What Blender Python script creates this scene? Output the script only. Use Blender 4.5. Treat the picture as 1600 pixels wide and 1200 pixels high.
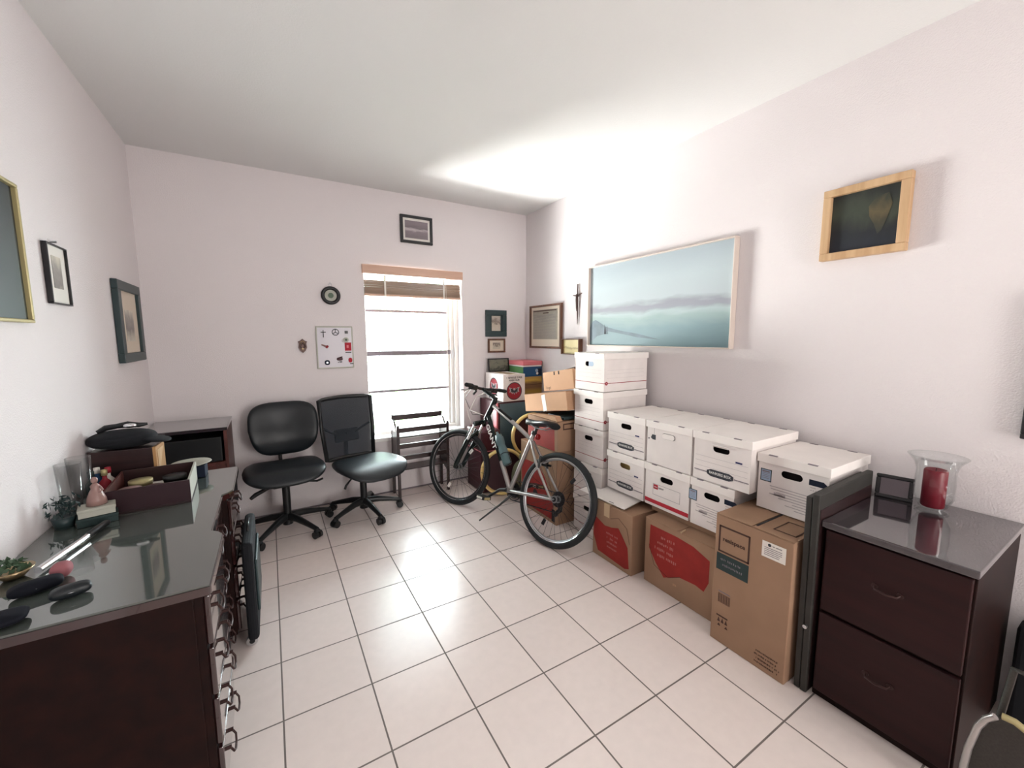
import bpy, math, random
from mathutils import Vector, Matrix, Euler
random.seed(7)
for o in list(bpy.data.objects): bpy.data.objects.remove(o)
SC = bpy.context.scene
COL = SC.collection
PI = math.pi
def lin(c):
    return c/12.92 if c <= .04045 else ((c+.055)/1.055)**2.4
def rgb(r, g, b): return (lin(r/255), lin(g/255), lin(b/255), 1)

# ------------------------------------------------------------------ camera
XL, XR, YB, YF, H = -.705, 2.486, .824, -5.0, 2.755      # room
CF, YAW, PIT, ROL = 635.35, -.5371, -.1153, -.0028
f_ = Vector((-math.sin(YAW)*math.cos(PIT), math.cos(YAW)*math.cos(PIT), math.sin(PIT)))
r_ = Vector((math.cos(YAW), math.sin(YAW), 0)); u_ = r_.cross(f_)
r2 = r_*math.cos(ROL)+u_*math.sin(ROL); u2 = -r_*math.sin(ROL)+u_*math.cos(ROL)
cd = bpy.data.cameras.new('camera'); cam = bpy.data.objects.new('camera', cd); COL.objects.link(cam)
cd.sensor_fit = 'HORIZONTAL'; cd.sensor_width = 36; cd.lens = 36*CF/1600; cd.clip_start = .02
cam.matrix_world = Matrix(((r2.x, u2.x, -f_.x, .039), (r2.y, u2.y, -f_.y, -2.981), (r2.z, u2.z, -f_.z, 1.4679), (0, 0, 0, 1)))
SC.camera = cam

# ------------------------------------------------------------------ world, lights, exposure
wd = bpy.data.worlds.new('world'); SC.world = wd; wd.use_nodes = True
wn = wd.node_tree.nodes; wn['Background'].inputs[0].default_value = (.80, .93, 1, 1); wn['Background'].inputs[1].default_value = 2.6
def area(name, loc, target, sx, sy, power, color=(1, 1, 1)):
    l = bpy.data.lights.new(name, 'AREA'); l.shape = 'RECTANGLE'; l.size = sx; l.size_y = sy; l.energy = power; l.color = color
    o = bpy.data.objects.new(name, l); COL.objects.link(o); o.location = loc
    o.rotation_euler = (Vector(target)-Vector(loc)).to_track_quat('-Z', 'Y').to_euler(); return o
sun = bpy.data.lights.new('sun', 'SUN'); sun.energy = 4; sun.angle = math.radians(1); sun.color = (1, .96, .9)
so = bpy.data.objects.new('sun', sun); COL.objects.link(so); so.rotation_euler = Vector((.35, .75, -1.1)).to_track_quat('-Z', 'Y').to_euler()
# sunlit paving outside, low and to the left of the window
area('daylight_from_far_paving', (-.9, 3.3, -.36), (.3, 1.6, 1.3), 2.2, 1.5, 110, (1, .965, .955))
g_ = area('sun_glare_from_paving', (.12, 1.80, -.40), (1.35, -.15, 2.75), .9, .9, 52, (1, .98, .97)); g_.data.spread = math.radians(56)
area('daylight_from_bright_yard', (-.05, 4.1, .75), (1.3, .8, 1.25), 1.9, 1.8, 215, (1, .97, .955))
area('daylight_from_sky', (2.1, 2.2, 1.5), (-.6, -1.6, 1.1), 1.2, 1.6, 68, (.86, .94, 1))
# added fill lamp in an unseen rear doorway, brightens the room from behind the camera
area('rear_doorway_fill', (1.75, -5.05, 1.25), (.2, -1.5, 1.3), .8, 1.9, 22, (1, .97, .93))
SC.view_settings.view_transform = 'Standard'; SC.view_settings.look = 'None'
SC.view_settings.gamma = 1; SC.view_settings.use_curve_mapping = False; SC.view_settings.exposure = 1.78

# ------------------------------------------------------------------ materials
def mat(name, col, rough=.6, metal=0, noise=0, nscale=30, bump=0, bscale=200, spec=.5, coat=0, alpha=1, trans=0, ior=1.45, sheen=0):
    m = bpy.data.materials.new(name); m.use_nodes = True; nt = m.node_tree; b = nt.nodes['Principled BSDF']
    b.inputs['Base Color'].default_value = col; b.inputs['Roughness'].default_value = rough; b.inputs['Metallic'].default_value = metal
    b.inputs['Specular IOR Level'].default_value = spec; b.inputs['Coat Weight'].default_value = coat; b.inputs['Coat Roughness'].default_value = .03
    b.inputs['Transmission Weight'].default_value = trans; b.inputs['IOR'].default_value = ior; b.inputs['Alpha'].default_value = alpha
    b.inputs['Sheen Weight'].default_value = sheen
    tc = nt.nodes.new('ShaderNodeTexCoord')
    nz = nt.nodes.new('ShaderNodeTexNoise'); nz.inputs['Scale'].default_value = nscale; nz.inputs['Detail'].default_value = 3
    nt.links.new(tc.outputs['Object'], nz.inputs['Vector'])
    mx = nt.nodes.new('ShaderNodeMix'); mx.data_type = 'RGBA'; mx.blend_type = 'MULTIPLY'; mx.inputs[0].default_value = noise
    mx.inputs[6].default_value = col
    rp = nt.nodes.new('ShaderNodeMapRange'); rp.inputs[1].default_value = .3; rp.inputs[2].default_value = .7; rp.inputs[3].default_value = .45; rp.inputs[4].default_value = 1.25
    nt.links.new(nz.outputs['Fac'], rp.inputs[0]); nt.links.new(rp.outputs[0], mx.inputs[7])
    nt.links.new(mx.outputs[2], b.inputs['Base Color'])
    if bump:
        n2 = nt.nodes.new('ShaderNodeTexNoise'); n2.inputs['Scale'].default_value = bscale; n2.inputs['Detail'].default_value = 2
        nt.links.new(tc.outputs['Object'], n2.inputs['Vector'])
        bp = nt.nodes.new('ShaderNodeBump'); bp.inputs['Strength'].default_value = bump; bp.inputs['Distance'].default_value = .01
        nt.links.new(n2.outputs['Fac'], bp.inputs['Height']); nt.links.new(bp.outputs[0], b.inputs['Normal'])
    return m
def wood(name, c1, c2, rough=.4, axis='Y', scale=6, coat=0, stretch=.08, spec=.5):
    m = mat(name, c1, rough, coat=coat, spec=spec); nt = m.node_tree; b = nt.nodes['Principled BSDF']
    tc = nt.nodes.new('ShaderNodeTexCoord'); mp = nt.nodes.new('ShaderNodeMapping')
    s = [scale*6]*3; s['XYZ'.index(axis)] = scale*6*stretch; mp.inputs['Scale'].default_value = s
    nz = nt.nodes.new('ShaderNodeTexNoise'); nz.inputs['Scale'].default_value = 1; nz.inputs['Detail'].default_value = 5
    cr = nt.nodes.new('ShaderNodeValToRGB'); cr.color_ramp.elements[0].position = .35; cr.color_ramp.elements[1].position = .65
    cr.color_ramp.elements[0].color = c1; cr.color_ramp.elements[1].color = c2
    nt.links.new(tc.outputs['Object'], mp.inputs[0]); nt.links.new(mp.outputs[0], nz.inputs['Vector']); nt.links.new(nz.outputs['Fac'], cr.inputs[0])
    nt.links.new(cr.outputs[0], b.inputs['Base Color']); return m
def painting(name, axis, lo, hi, stops, amp=.12, scale=(3, 3, 3), rough=.5, detail=4):
    """horizontal bands of paint along one axis, disturbed by noise"""
    m = bpy.data.materials.new(name); m.use_nodes = True; nt = m.node_tree; b = nt.nodes['Principled BSDF']; b.inputs['Roughness'].default_value = rough
    tc = nt.nodes.new('ShaderNodeTexCoord'); sp = nt.nodes.new('ShaderNodeSeparateXYZ'); nt.links.new(tc.outputs['Object'], sp.inputs[0])
    mp = nt.nodes.new('ShaderNodeMapping'); mp.inputs['Scale'].default_value = scale; nt.links.new(tc.outputs['Object'], mp.inputs[0])
    nz = nt.nodes.new('ShaderNodeTexNoise'); nz.inputs['Scale'].default_value = 1; nz.inputs['Detail'].default_value = detail; nz.inputs['Distortion'].default_value = .6
    nt.links.new(mp.outputs[0], nz.inputs['Vector'])
    mr = nt.nodes.new('ShaderNodeMapRange'); mr.inputs[1].default_value = lo; mr.inputs[2].default_value = hi; nt.links.new(sp.outputs[axis], mr.inputs[0])
    m1 = nt.nodes.new('ShaderNodeMath'); m1.operation = 'SUBTRACT'; m1.inputs[1].default_value = .5; nt.links.new(nz.outputs['Fac'], m1.inputs[0])
    m2 = nt.nodes.new('ShaderNodeMath'); m2.operation = 'MULTIPLY_ADD'; m2.inputs[1].default_value = amp; nt.links.new(m1.outputs[0], m2.inputs[0]); nt.links.new(mr.outputs[0], m2.inputs[2])
    cr = nt.nodes.new('ShaderNodeValToRGB'); el = cr.color_ramp.elements
    el[0].position = stops[0][0]; el[0].color = rgb(*stops[0][1]); el[1].position = stops[-1][0]; el[1].color = rgb(*stops[-1][1])
    for p, c in stops[1:-1]: e_ = el.new(p); e_.color = rgb(*c)
    nt.links.new(m2.outputs[0], cr.inputs[0]); nt.links.new(cr.outputs[0], b.inputs['Base Color']); return m

M = {}
M['wall'] = mat('wall_paint', rgb(226, 219, 220), .75, bump=.25, bscale=170, spec=.25)
M['ceil'] = mat('ceiling_paint', rgb(222, 221, 220), .85, bump=.12, bscale=120, spec=.2)
M['white'] = mat('white_paint', rgb(238, 236, 232), .5)
M['alu'] = mat('white_window_metal', rgb(225, 220, 216), .4)
M['box'] = mat('white_corrugated_board', rgb(231, 223, 220), .75, noise=.10, nscale=9, spec=.2)
M['boxlid'] = mat('white_lid_board', rgb(238, 231, 227), .7, noise=.07, nscale=8, spec=.2)
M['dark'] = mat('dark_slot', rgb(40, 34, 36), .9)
M['ink'] = mat('grey_printing_ink', rgb(128, 118, 124), .8)
M['inklt'] = mat('light_grey_printing_ink', rgb(176, 167, 168), .8)
M['logo'] = mat('charcoal_printed_logo', rgb(52, 54, 62), .7)
M['red'] = mat('red_printing', rgb(178, 34, 52), .7, noise=.15)
M['blue'] = mat('dark_blue_printing', rgb(42, 44, 92), .7)
M['labelblue'] = mat('blue_grey_label', rgb(150, 168, 192), .6)
M['pouch'] = mat('dark_pouch_cloth', rgb(16, 18, 27), .75, spec=.2)
M['navy'] = mat('navy_printed_arrow', rgb(24, 32, 50), .7, spec=.25)
M['kraft'] = mat('brown_cardboard', rgb(158, 126, 103), .8, noise=.14, nscale=7, spec=.2)
M['kraftlt'] = mat('light_brown_cardboard', rgb(188, 148, 118), .8, noise=.10, nscale=7, spec=.2)
M['kraftred'] = mat('red_orange_printing_on_cardboard', rgb(152, 38, 32), .75, noise=.3, nscale=14)
M['fadedred'] = mat('faded_pink_printing', rgb(178, 106, 100), .8)
M['kraftdk'] = mat('brown_ink_on_cardboard', rgb(70, 46, 38), .8)
M['tape'] = mat('packing_tape', rgb(208, 182, 150), .25)
M['paper'] = mat('white_paper', rgb(228, 222, 214), .7, noise=.05)
M['teal'] = mat('dark_teal_print', rgb(34, 52, 52), .6)
M['blackplastic'] = mat('black_plastic', rgb(22, 24, 26), .38)
M['leather'] = mat('black_leatherette', rgb(18, 24, 29), .4, bump=.1, bscale=260)
M['fabric'] = mat('black_fabric', rgb(15, 18, 24), .85, bump=.2, bscale=500)
M['chrome'] = mat('chrome', (.8, .8, .82, 1), .12, 1)
M['steel'] = mat('brushed_steel', (.55, .56, .58, 1), .3, 1)
M['brass'] = mat('aged_brass', (.32, .24, .14, 1), .35, 1)
M['mahog'] = wood('dark_mahogany', rgb(22, 9, 8), rgb(33, 14, 11), .5, 'Y', 3, spec=.16)
M['mahogz'] = wood('dark_mahogany_front', rgb(36, 15, 16), rgb(47, 21, 21), .48, 'Y', 3, spec=.25)
M['mahoggloss'] = mat('lacquered_dark_mahogany', rgb(44, 22, 22), .12, coat=1, spec=.7)
M['glassdk'] = mat('glass_over_dark_wood', rgb(78, 84, 80), .05, coat=1, spec=.9)
M['top'] = mat('polished_dark_top', rgb(52, 45, 50), .07, coat=1, spec=.8)
M['darkwood'] = wood('dark_brown_wood', rgb(34, 20, 22), rgb(52, 32, 32), .35, 'X', 5, coat=.2)
M['walnut'] = wood('walnut_frame_wood', rgb(84, 54, 40), rgb(112, 74, 54), .45, 'Z', 5)
M['blackframe'] = mat('black_frame_wood', rgb(30, 29, 32), .35)
M['slate'] = mat('dark_green_frame', rgb(44, 60, 62), .4)
M['boardgrey'] = mat('worn_dark_grey_board', rgb(48, 46, 43), .6, noise=.25, nscale=20)
M['oak'] = wood('pale_oak_frame', rgb(186, 150, 112), rgb(206, 172, 134), .5, 'Z', 5)
M['gilt'] = mat('pale_gilt_frame', rgb(176, 164, 120), .35, .35)
M['mount'] = mat('cream_mount_board', rgb(214, 200, 184), .8)
M['mountw'] = mat('white_mount_board', rgb(226, 222, 216), .8)
M['candle'] = mat('crimson_wax', rgb(118, 14, 34), .4, noise=.1, nscale=20)
M['blind'] = wood('bleached_wood_blind', rgb(196, 158, 138), rgb(212, 176, 156), .5, 'X', 3)
M['blinddk'] = wood('brown_wood_slat', rgb(150, 124, 106), rgb(172, 146, 126), .5, 'X', 3)
M['rubber'] = mat('black_rubber', rgb(22, 25, 28), .65)
M['silver'] = mat('silver_frame_paint', rgb(176, 172, 170), .28, .7)
M['bikeblack'] = mat('glossy_black_green_paint', rgb(14, 24, 24), .22, .2)
M['whiteletter'] = mat('white_letters', rgb(226, 224, 220), .5)
M['bottle'] = mat('smoky_teal_plastic', rgb(84, 108, 112), .3, alpha=.93)
M['redlens'] = mat('red_lens', rgb(120, 10, 18), .25)
M['yellow'] = mat('yellow_painted_rim', rgb(238, 208, 138), .45)
M['traymaroon'] = mat('dark_lacquered_side', rgb(44, 24, 30), .35)
M['maroon'] = mat('maroon_vinyl', rgb(66, 22, 32), .4, noise=.2, nscale=12)
M['pink'] = mat('pink_card', rgb(214, 120, 128), .6)
M['dustpink'] = mat('dusty_pink_cloth', rgb(150, 92, 98), .8)
M['olive'] = mat('olive_cloth', rgb(96, 96, 72), .9, noise=.3, nscale=9, bump=.3, bscale=30)
M['green'] = mat('green_card', rgb(96, 150, 92), .6)
M['bluec'] = mat('blue_card', rgb(26, 74, 118), .5)
M['batred'] = mat('dark_red_print', rgb(150, 34, 48), .6)
def thinglass(name, tint, k):
    g = bpy.data.materials.new(name); g.use_nodes = True; n = g.node_tree; n.nodes.clear()
    out = n.nodes.new('ShaderNodeOutputMaterial'); tr = n.nodes.new('ShaderNodeBsdfTransparent'); tr.inputs[0].default_value = tint
    gl = n.nodes.new('ShaderNodeBsdfGlossy'); gl.inputs['Roughness'].default_value = .04; lw = n.nodes.new('ShaderNodeLayerWeight'); lw.inputs[0].default_value = .5; pw = n.nodes.new('ShaderNodeMath'); pw.operation = 'POWER'; pw.inputs[1].default_value = 3; n.links.new(lw.outputs['Facing'], pw.inputs[0]); fz = n.nodes.new('ShaderNodeMath'); fz.operation = 'MULTIPLY_ADD'; fz.inputs[1].default_value = k; fz.inputs[2].default_value = .03; n.links.new(pw.outputs[0], fz.inputs[0])
    ms = n.nodes.new('ShaderNodeMixShader'); n.links.new(fz.outputs[0], ms.inputs[0]); n.links.new(tr.outputs[0], ms.inputs[1]); n.links.new(gl.outputs[0], ms.inputs[2]); n.links.new(ms.outputs[0], out.inputs[0]); return g
M['glass'] = thinglass('clear_glass', (.96, .97, .97, 1), .5)
M['grass_leaf'] = mat('sunlit_leaf', rgb(170, 205, 150), .7)
M['paving'] = mat('pale_paving', rgb(232, 228, 220), .8, noise=.1, nscale=2)
M['greyseat'] = mat('speckled_grey_vinyl', rgb(58, 54, 50), .6, noise=.5, nscale=180)
M['magnetboard'] = mat('white_magnet_board', rgb(206, 202, 210), .3)
M['boardrim'] = mat('pale_green_grey_rim', rgb(176, 176, 164), .5)
M['pewter'] = mat('antique_copper', rgb(92, 74, 70), .45, .6)
M['pewterdk'] = mat('dark_bronze', rgb(58, 36, 34), .45, .4)
M['paleframe'] = mat('pale_washed_frame', rgb(214, 200, 190), .5)
M['greenmat'] = mat('sage_green_enamel', rgb(70, 92, 70), .4)
M['figurine'] = mat('pink_porcelain', rgb(150, 118, 112), .35, noise=.2, nscale=40)
M['redwood'] = wood('red_brown_wood', rgb(70, 36, 32), rgb(88, 46, 40), .4, 'Z', 4)
M['lightwood'] = wood('pale_pine', rgb(170, 128, 84), rgb(192, 150, 102), .5, 'Z', 6)

# tiled floor
m = bpy.data.materials.new('white_ceramic_tiles'); m.use_nodes = True; nt = m.node_tree; b = nt.nodes['Principled BSDF']
tc = nt.nodes.new('ShaderNodeTexCoord'); br = nt.nodes.new('ShaderNodeTexBrick'); br.offset = 0; br.squash = 1
for k, v in (('Scale', 1), ('Brick Width', .33), ('Row Height', .33), ('Mortar Size', .0034), ('Mortar Smooth', .15), ('Bias', 0)): br.inputs[k].default_value = v
br.inputs['Color1'].default_value = rgb(230, 217, 212); br.inputs['Color2'].default_value = rgb(226, 213, 208); br.inputs['Mortar'].default_value = rgb(112, 102, 98)
nt.links.new(tc.outputs['Object'], br.inputs['Vector'])
nz = nt.nodes.new('ShaderNodeTexNoise'); nz.inputs['Scale'].default_value = 25; nz.inputs['Detail'].default_value = 5; nt.links.new(tc.outputs['Object'], nz.inputs['Vector'])
mr = nt.nodes.new('ShaderNodeMapRange'); mr.inputs[3].default_value = .94; mr.inputs[4].default_value = 1.05; nt.links.new(nz.outputs['Fac'], mr.inputs[0])
mx = nt.nodes.new('ShaderNodeMix'); mx.data_type = 'RGBA'; mx.blend_type = 'MULTIPLY'; mx.inputs[0].default_value = 1
nt.links.new(br.outputs['Color'], mx.inputs[6]); nt.links.new(mr.outputs[0], mx.inputs[7]); nt.links.new(mx.outputs[2], b.inputs['Base Color'])
r2_ = nt.nodes.new('ShaderNodeMapRange'); r2_.inputs[3].default_value = .23; r2_.inputs[4].default_value = .8; nt.links.new(br.outputs['Fac'], r2_.inputs[0]); nt.links.new(r2_.outputs[0], b.inputs['Roughness'])
bp = nt.nodes.new('ShaderNodeBump'); bp.invert = True; bp.inputs['Strength'].default_value = .4; bp.inputs['Distance'].default_value = .003
nt.links.new(br.outputs['Fac'], bp.inputs['Height']); nt.links.new(bp.outputs[0], b.inputs['Normal'])
M['tile'] = m

# ------------------------------------------------------------------ mesh builder
class MB:
    def __init__(s): s.v = []; s.f = []; s.m = []; s.sm = []; s.mats = []
    def mi(s, m):
        m = M[m] if isinstance(m, str) else m
        if m not in s.mats: s.mats.append(m)
        return s.mats.index(m)
    def add(s, vs, fs, m, smooth=False, T=None):
        k = len(s.v); i = s.mi(m)
        for p in vs:
            p = Vector(p); s.v.append(T @ p if T else p)
        for f in fs: s.f.append([a+k for a in f]); s.m.append(i); s.sm.append(smooth)
        return s
    def box(s, x0, x1, y0, y1, z0, z1, m, T=None):
        vs = [(x, y, z) for x in (x0, x1) for y in (y0, y1) for z in (z0, z1)]
        return s.add(vs, [(0, 1, 3, 2), (4, 6, 7, 5), (0, 4, 5, 1), (2, 3, 7, 6), (0, 2, 6, 4), (1, 5, 7, 3)], m, False, T)
    def poly(s, pts, m, T=None): return s.add(pts, [list(range(len(pts)))], m, False, T)
    def prism(s, pts, d, m, T=None, smooth=False):
        """polygon pts extruded by vector d"""
        n = len(pts); d = Vector(d); a = [Vector(p) for p in pts]; b_ = [p+d for p in a]
        s.add(a+b_, [list(range(n))[::-1], list(range(n, 2*n))], m, False, T)
        return s.add(a+b_, [(i, (i+1) % n, n+(i+1) % n, n+i) for i in range(n)], m, smooth, T)
    def tube(s, pts, r, m, n=10, closed=False, T=None, cap=True, flat=1):
        pts = [Vector(p) for p in pts]; N = len(pts); rr = r if isinstance(r, (list, tuple)) else [r]*N
        vs = []; ref = None
        for i, p in enumerate(pts):
            if closed: t = pts[(i+1) % N]-pts[i-1]
            else: t = pts[min(i+1, N-1)]-pts[max(i-1, 0)]
            t.normalize()
            if ref is None:
                ref = Vector((0, 0, 1)) if abs(t.z) < .9 else Vector((1, 0, 0))
            a = (ref-t*ref.dot(t)).normalized(); ref = a; b_ = t.cross(a)
            for k in range(n):
                q = 2*PI*k/n; vs.append(p+a*math.cos(q)*rr[i]+b_*math.sin(q)*rr[i]*flat)
        fs = []
        for i in range(N if closed else N-1):
            j = (i+1) % N
            for k in range(n): fs.append((i*n+k, i*n+(k+1) % n, j*n+(k+1) % n, j*n+k))
        s.add(vs, fs, m, True, T)
        if cap and not closed:
            s.add(vs[:n], [list(range(n))[::-1]], m, False, T); s.add(vs[-n:], [list(range(n))], m, False, T)
        return s
    def cyl(s, p0, p1, r0, m, r1=None, n=20, T=None): return s.tube([p0, p1], [r0, r0 if r1 is None else r1], m, n, T=T)
    def lathe(s, prof, m, n=32, T=None, axis='Z', smooth=True):
        vs = []
        for r, z in prof:
            for k in range(n):
                q = 2*PI*k/n; c, d = r*math.cos(q), r*math.sin(q)
                vs.append((c, d, z) if axis == 'Z' else ((c, z, d) if axis == 'Y' else (z, c, d)))
        fs = [(i*n+k, i*n+(k+1) % n, (i+1)*n+(k+1) % n, (i+1)*n+k) for i in range(len(prof)-1) for k in range(n)]
        return s.add(vs, fs, m, smooth, T)
    def torus(s, R, r, m, axis='Y', n=64, k=10, c=(0, 0, 0), T=None, flat=1):
        pts = []
        for i in range(n):
            q = 2*PI*i/n; a, b_ = R*math.cos(q), R*math.sin(q)
            pts.append(Vector(c)+Vector((a, 0, b_) if axis == 'Y' else ((0, a, b_) if axis == 'X' else (a, b_, 0))))
        return s.tube(pts, r, m, k, True, T, flat=flat)
    def pillow(s, sx, sy, sz, m, e=3.2, n=20, T=None, f=None, e2=2.4):
        """rounded cushion: superellipsoid sx*sy*sz (full sizes); f deforms a point"""
        vs = []; fs = []
        def se(c, p): return math.copysign(abs(c)**(2/p), c)
        K = n*2; L = n
        for i in range(L+1):
            ph = -PI/2+PI*i/L
            for k in range(K):
                th = 2*PI*k/K
                p = Vector((sx/2*se(math.cos(ph), e2)*se(math.cos(th), e), sy/2*se(math.cos(ph), e2)*se(math.sin(th), e), sz/2*se(math.sin(ph), e2)))
                if f: p = Vector(f(p))
                vs.append(p)
        for i in range(L):
            for k in range(K): fs.append((i*K+k, i*K+(k+1) % K, (i+1)*K+(k+1) % K, (i+1)*K+k))
        return s.add(vs, fs, m, True, T)
    def text(s, txt, size, T, m, align='CENTER', bold=0):
        c = bpy.data.curves.new('t', 'FONT'); c.body = txt; c.size = size; c.align_x = align; c.align_y = 'CENTER'; c.offset = bold; c.resolution_u = 3
        o = bpy.data.objects.new('t', c); me = bpy.data.meshes.new_from_object(o)
        s.add([v.co.copy() for v in me.vertices], [list(p.vertices) for p in me.polygons], m, False, T)
        bpy.data.objects.remove(o); bpy.data.curves.remove(c); bpy.data.meshes.remove(me); return s
    def build(s, name, parent=None, bevel=0, seg=2, sub=0, loc=None, rot=None):
        me = bpy.data.meshes.new(name); me.from_pydata([tuple(v) for v in s.v], [], s.f)
        for m_ in s.mats: me.materials.append(m_)
        for p, i, q in zip(me.polygons, s.m, s.sm): p.material_index = i; p.use_smooth = q
        me.update(); o = bpy.data.objects.new(name, me); COL.objects.link(o)
        if parent: o.parent = parent
        if loc: o.location = loc
        if rot: o.rotation_euler = rot
        if bevel:
            b_ = o.modifiers.new('b', 'BEVEL'); b_.width = bevel; b_.segments = seg; b_.limit_method = 'ANGLE'; b_.angle_limit = math.radians(50)
        return o
def thing(name, label, cat, loc=(0, 0, 0), rz=0, group=None):
    o = bpy.data.objects.new(name, None); COL.objects.link(o); o.location = loc; o.rotation_euler = (0, 0, rz); o.empty_display_size = .1
    return tag(o, label, cat, group)
def tag(o, label, cat, group=None):
    o['label'] = label; o['category'] = cat
    if group: o['group'] = group
    return o
def struct(o): o['kind'] = 'structure'; return o
def MX(x=(1, 0, 0), y=(0, 1, 0), z=(0, 0, 1), o=(0, 0, 0)):
    return Matrix(((x[0], y[0], z[0], o[0]), (x[1], y[1], z[1], o[1]), (x[2], y[2], z[2], o[2]), (0, 0, 0, 1)))
# frames for writing on faces: facing -X (seen from -x, right of the reader is -Y), facing -Y (reader's right is +X), facing +X
def FNX(x, y, z): return MX((0, -1, 0), (0, 0, 1), (-1, 0, 0), (x, y, z))
def FNY(x, y, z): return MX((1, 0, 0), (0, 0, 1), (0, -1, 0), (x, y, z))
def scrib(mb, T, w, h, rows, m, seed=1, fill=.62):
    rr = random.Random(seed)
    for k in range(rows):
        z = h/2-(k+.5)*h/rows; hh = h/rows*.5; x = -w/2+rr.uniform(0, w*.18); xe = w/2-rr.uniform(0, w*.18)
        while x < xe:
            d = hh*rr.uniform(.35, .8)
            if rr.random() < .88: mb.box(x, x+d*fill, z-hh*.5*rr.uniform(.5, 1), z+hh*.5*rr.uniform(.5, 1), 0, .0004, m, T)
            x += d
def circ(r, n=24, rx=None): return [(r*math.cos(2*PI*k/n), (rx or r)*math.sin(2*PI*k/n), 0) for k in range(n)]

# ------------------------------------------------------------------ room shell
struct(MB().box(XL-.15, XR+.15, YF-.15, YB+.25, -.12, 0, 'tile').build('floor'))
struct(MB().box(XL-.15, XR+.15, YF-.15, YB+.25, H, H+.12, 'ceil').build('ceiling'))
struct(MB().box(XL-.15, XL, YF-.15, YB+.25, 0, H, 'wall').build('wall_left'))
struct(MB().box(XR, XR+.15, YF-.15, YB+.25, 0, H, 'wall').build('wall_right'))
WX0, WX1, WZ0, WZ1, WY = .79, 1.725, .535, 2.10, YB+.16
bw = MB()
bw.box(XL, WX0, YB, YB+.25, 0, H, 'wall').box(WX1, XR, YB, YB+.25, 0, H, 'wall').box(WX0, WX1, YB, YB+.25, 0, WZ0, 'wall').box(WX0, WX1, YB, YB+.25, WZ1, H, 'wall')
struct(bw.build('wall_back'))
DX0, DX1, DZ = 1.3, 2.2, 2.1  # unseen doorway, put in as the opening for the rear fill lamp
rw = MB().box(XL, DX0, YF-.15, YF, 0, H, 'wall').box(DX1, XR, YF-.15, YF, 0, H, 'wall').box(DX0, DX1, YF-.15, YF, DZ, H, 'wall')
struct(rw.build('wall_rear'))
struct(MB().box(DX0-.6, DX1+.4, YF-1.7, YF-1.6, 0, DZ+.3, 'wall').box(DX0-.7, DX0-.6, YF-1.7, YF-.15, 0, DZ+.3, 'wall').box(DX1+.4, DX1+.5, YF-1.7, YF-.15, 0, DZ+.3, 'wall').box(DX0-.7, DX1+.5, YF-1.7, YF-.15, DZ+.3, DZ+.4, 'ceil').box(DX0-.7, DX1+.5, YF-1.7, YF-.15, -.1, 0, 'tile').build('wall_light_block'))  # unseen closed box added beyond the doorway to keep sky light out
# tile baseboard strips
struct(MB().box(XL, WX0+2, YB-.008, YB, 0, .012, 'ink').build('trim_1'))
# window
win = bpy.data.objects.new('window_1', None); COL.objects.link(win); win.location = (1.25, WY, WZ0); struct(win)
def L(x, y, z): return (x-1.25, y-WY, z-WZ0)
def wbox(mb, x0, x1, y0, y1, z0, z1, m): return mb.box(x0-1.25, x1-1.25, y0-WY, y1-WY, z0-WZ0, z1-WZ0, m)
fr = MB()
wbox(fr, WX0, WX0+.03, WY-.03, WY+.05, WZ0, WZ1, 'alu'); wbox(fr, WX1-.04, WX1, WY-.05, WY+.05, WZ0, WZ1, 'alu')
wbox(fr, WX1-.075, WX1-.04, WY-.025, WY+.05, WZ0, WZ1, 'alu'); wbox(fr, WX1-.10, WX1-.075, WY, WY+.05, WZ0, WZ1, 'alu')
wbox(fr, WX0, WX1, WY-.03, WY+.05, WZ1-.04, WZ1, 'alu'); wbox(fr, WX0, WX1, WY-.04, WY+.05, WZ0, WZ0+.035, 'alu')
wbox(fr, WX0, WX1, WY-.02, WY+.04, 1.293, 1.335, 'ink')
fr.build('window_frame', win, .004)
for z in (.95, 1.715):
    b_ = MB(); wbox(b_, WX0+.03, WX1-.10, WY, WY+.02, z-.011, z+.011, 'ink'); b_.build('glazing_bar', win)
g = MB(); wbox(g, WX0+.03, WX1-.10, WY+.012, WY+.016, WZ0+.03, WZ1-.04, 'glass')
gm = thinglass('window_glass', (.97, .99, .98, 1), .6)
g.mats = [gm]; g.build('window_pane', win)
s_ = MB(); wbox(s_, WX0-.0, WX1, YB-.022, WY-.03, WZ0-.03, WZ0+.004, 'white'); s_.build('window_sill', win, .004)
lt = MB(); wbox(lt, WX1-.066, WX1-.052, WY-.04, WY-.024, 1.25, 1.34, 'steel'); lt.build('window_latch', win)
# wooden blind, pulled up
bl = thing('window_blind', 'bleached wood venetian blind pulled up at the top of the window', 'blind', (1.25, YB-.02, 1.85))
MB().box(-.475, .475, -.012, .012, .175, .252, 'blind').build('valance', bl, .003)
sl = MB()
for k in range(9): 
    t = random.uniform(-.02, .02)
    sl.box(-.455, .455, .012, .055, .050+k*.0085, .0562+k*.0085, 'blinddk', T=Matrix.Rotation(t*.25, 4, 'Y'))
for k in range(7): sl.box(-.455, .455, .008, .058, .006+k*.0062, .0106+k*.0062, 'blinddk')
sl.build('slat_bundle', bl)
MB().box(-.458, .458, .004, .060, -.016, .004, 'blind').build('bottom_rail', bl, .003)
for x in (-.28, .28): MB().box(x-.008, x+.008, .001, .004, -.016, .17, 'paper').build('ladder_tape', bl)
MB().tube([(.30, .0, .17), (.302, -.004, -.3), (.30, .0, -.75)], .0018, 'paper', 6).build('lift_cord', bl)

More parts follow.
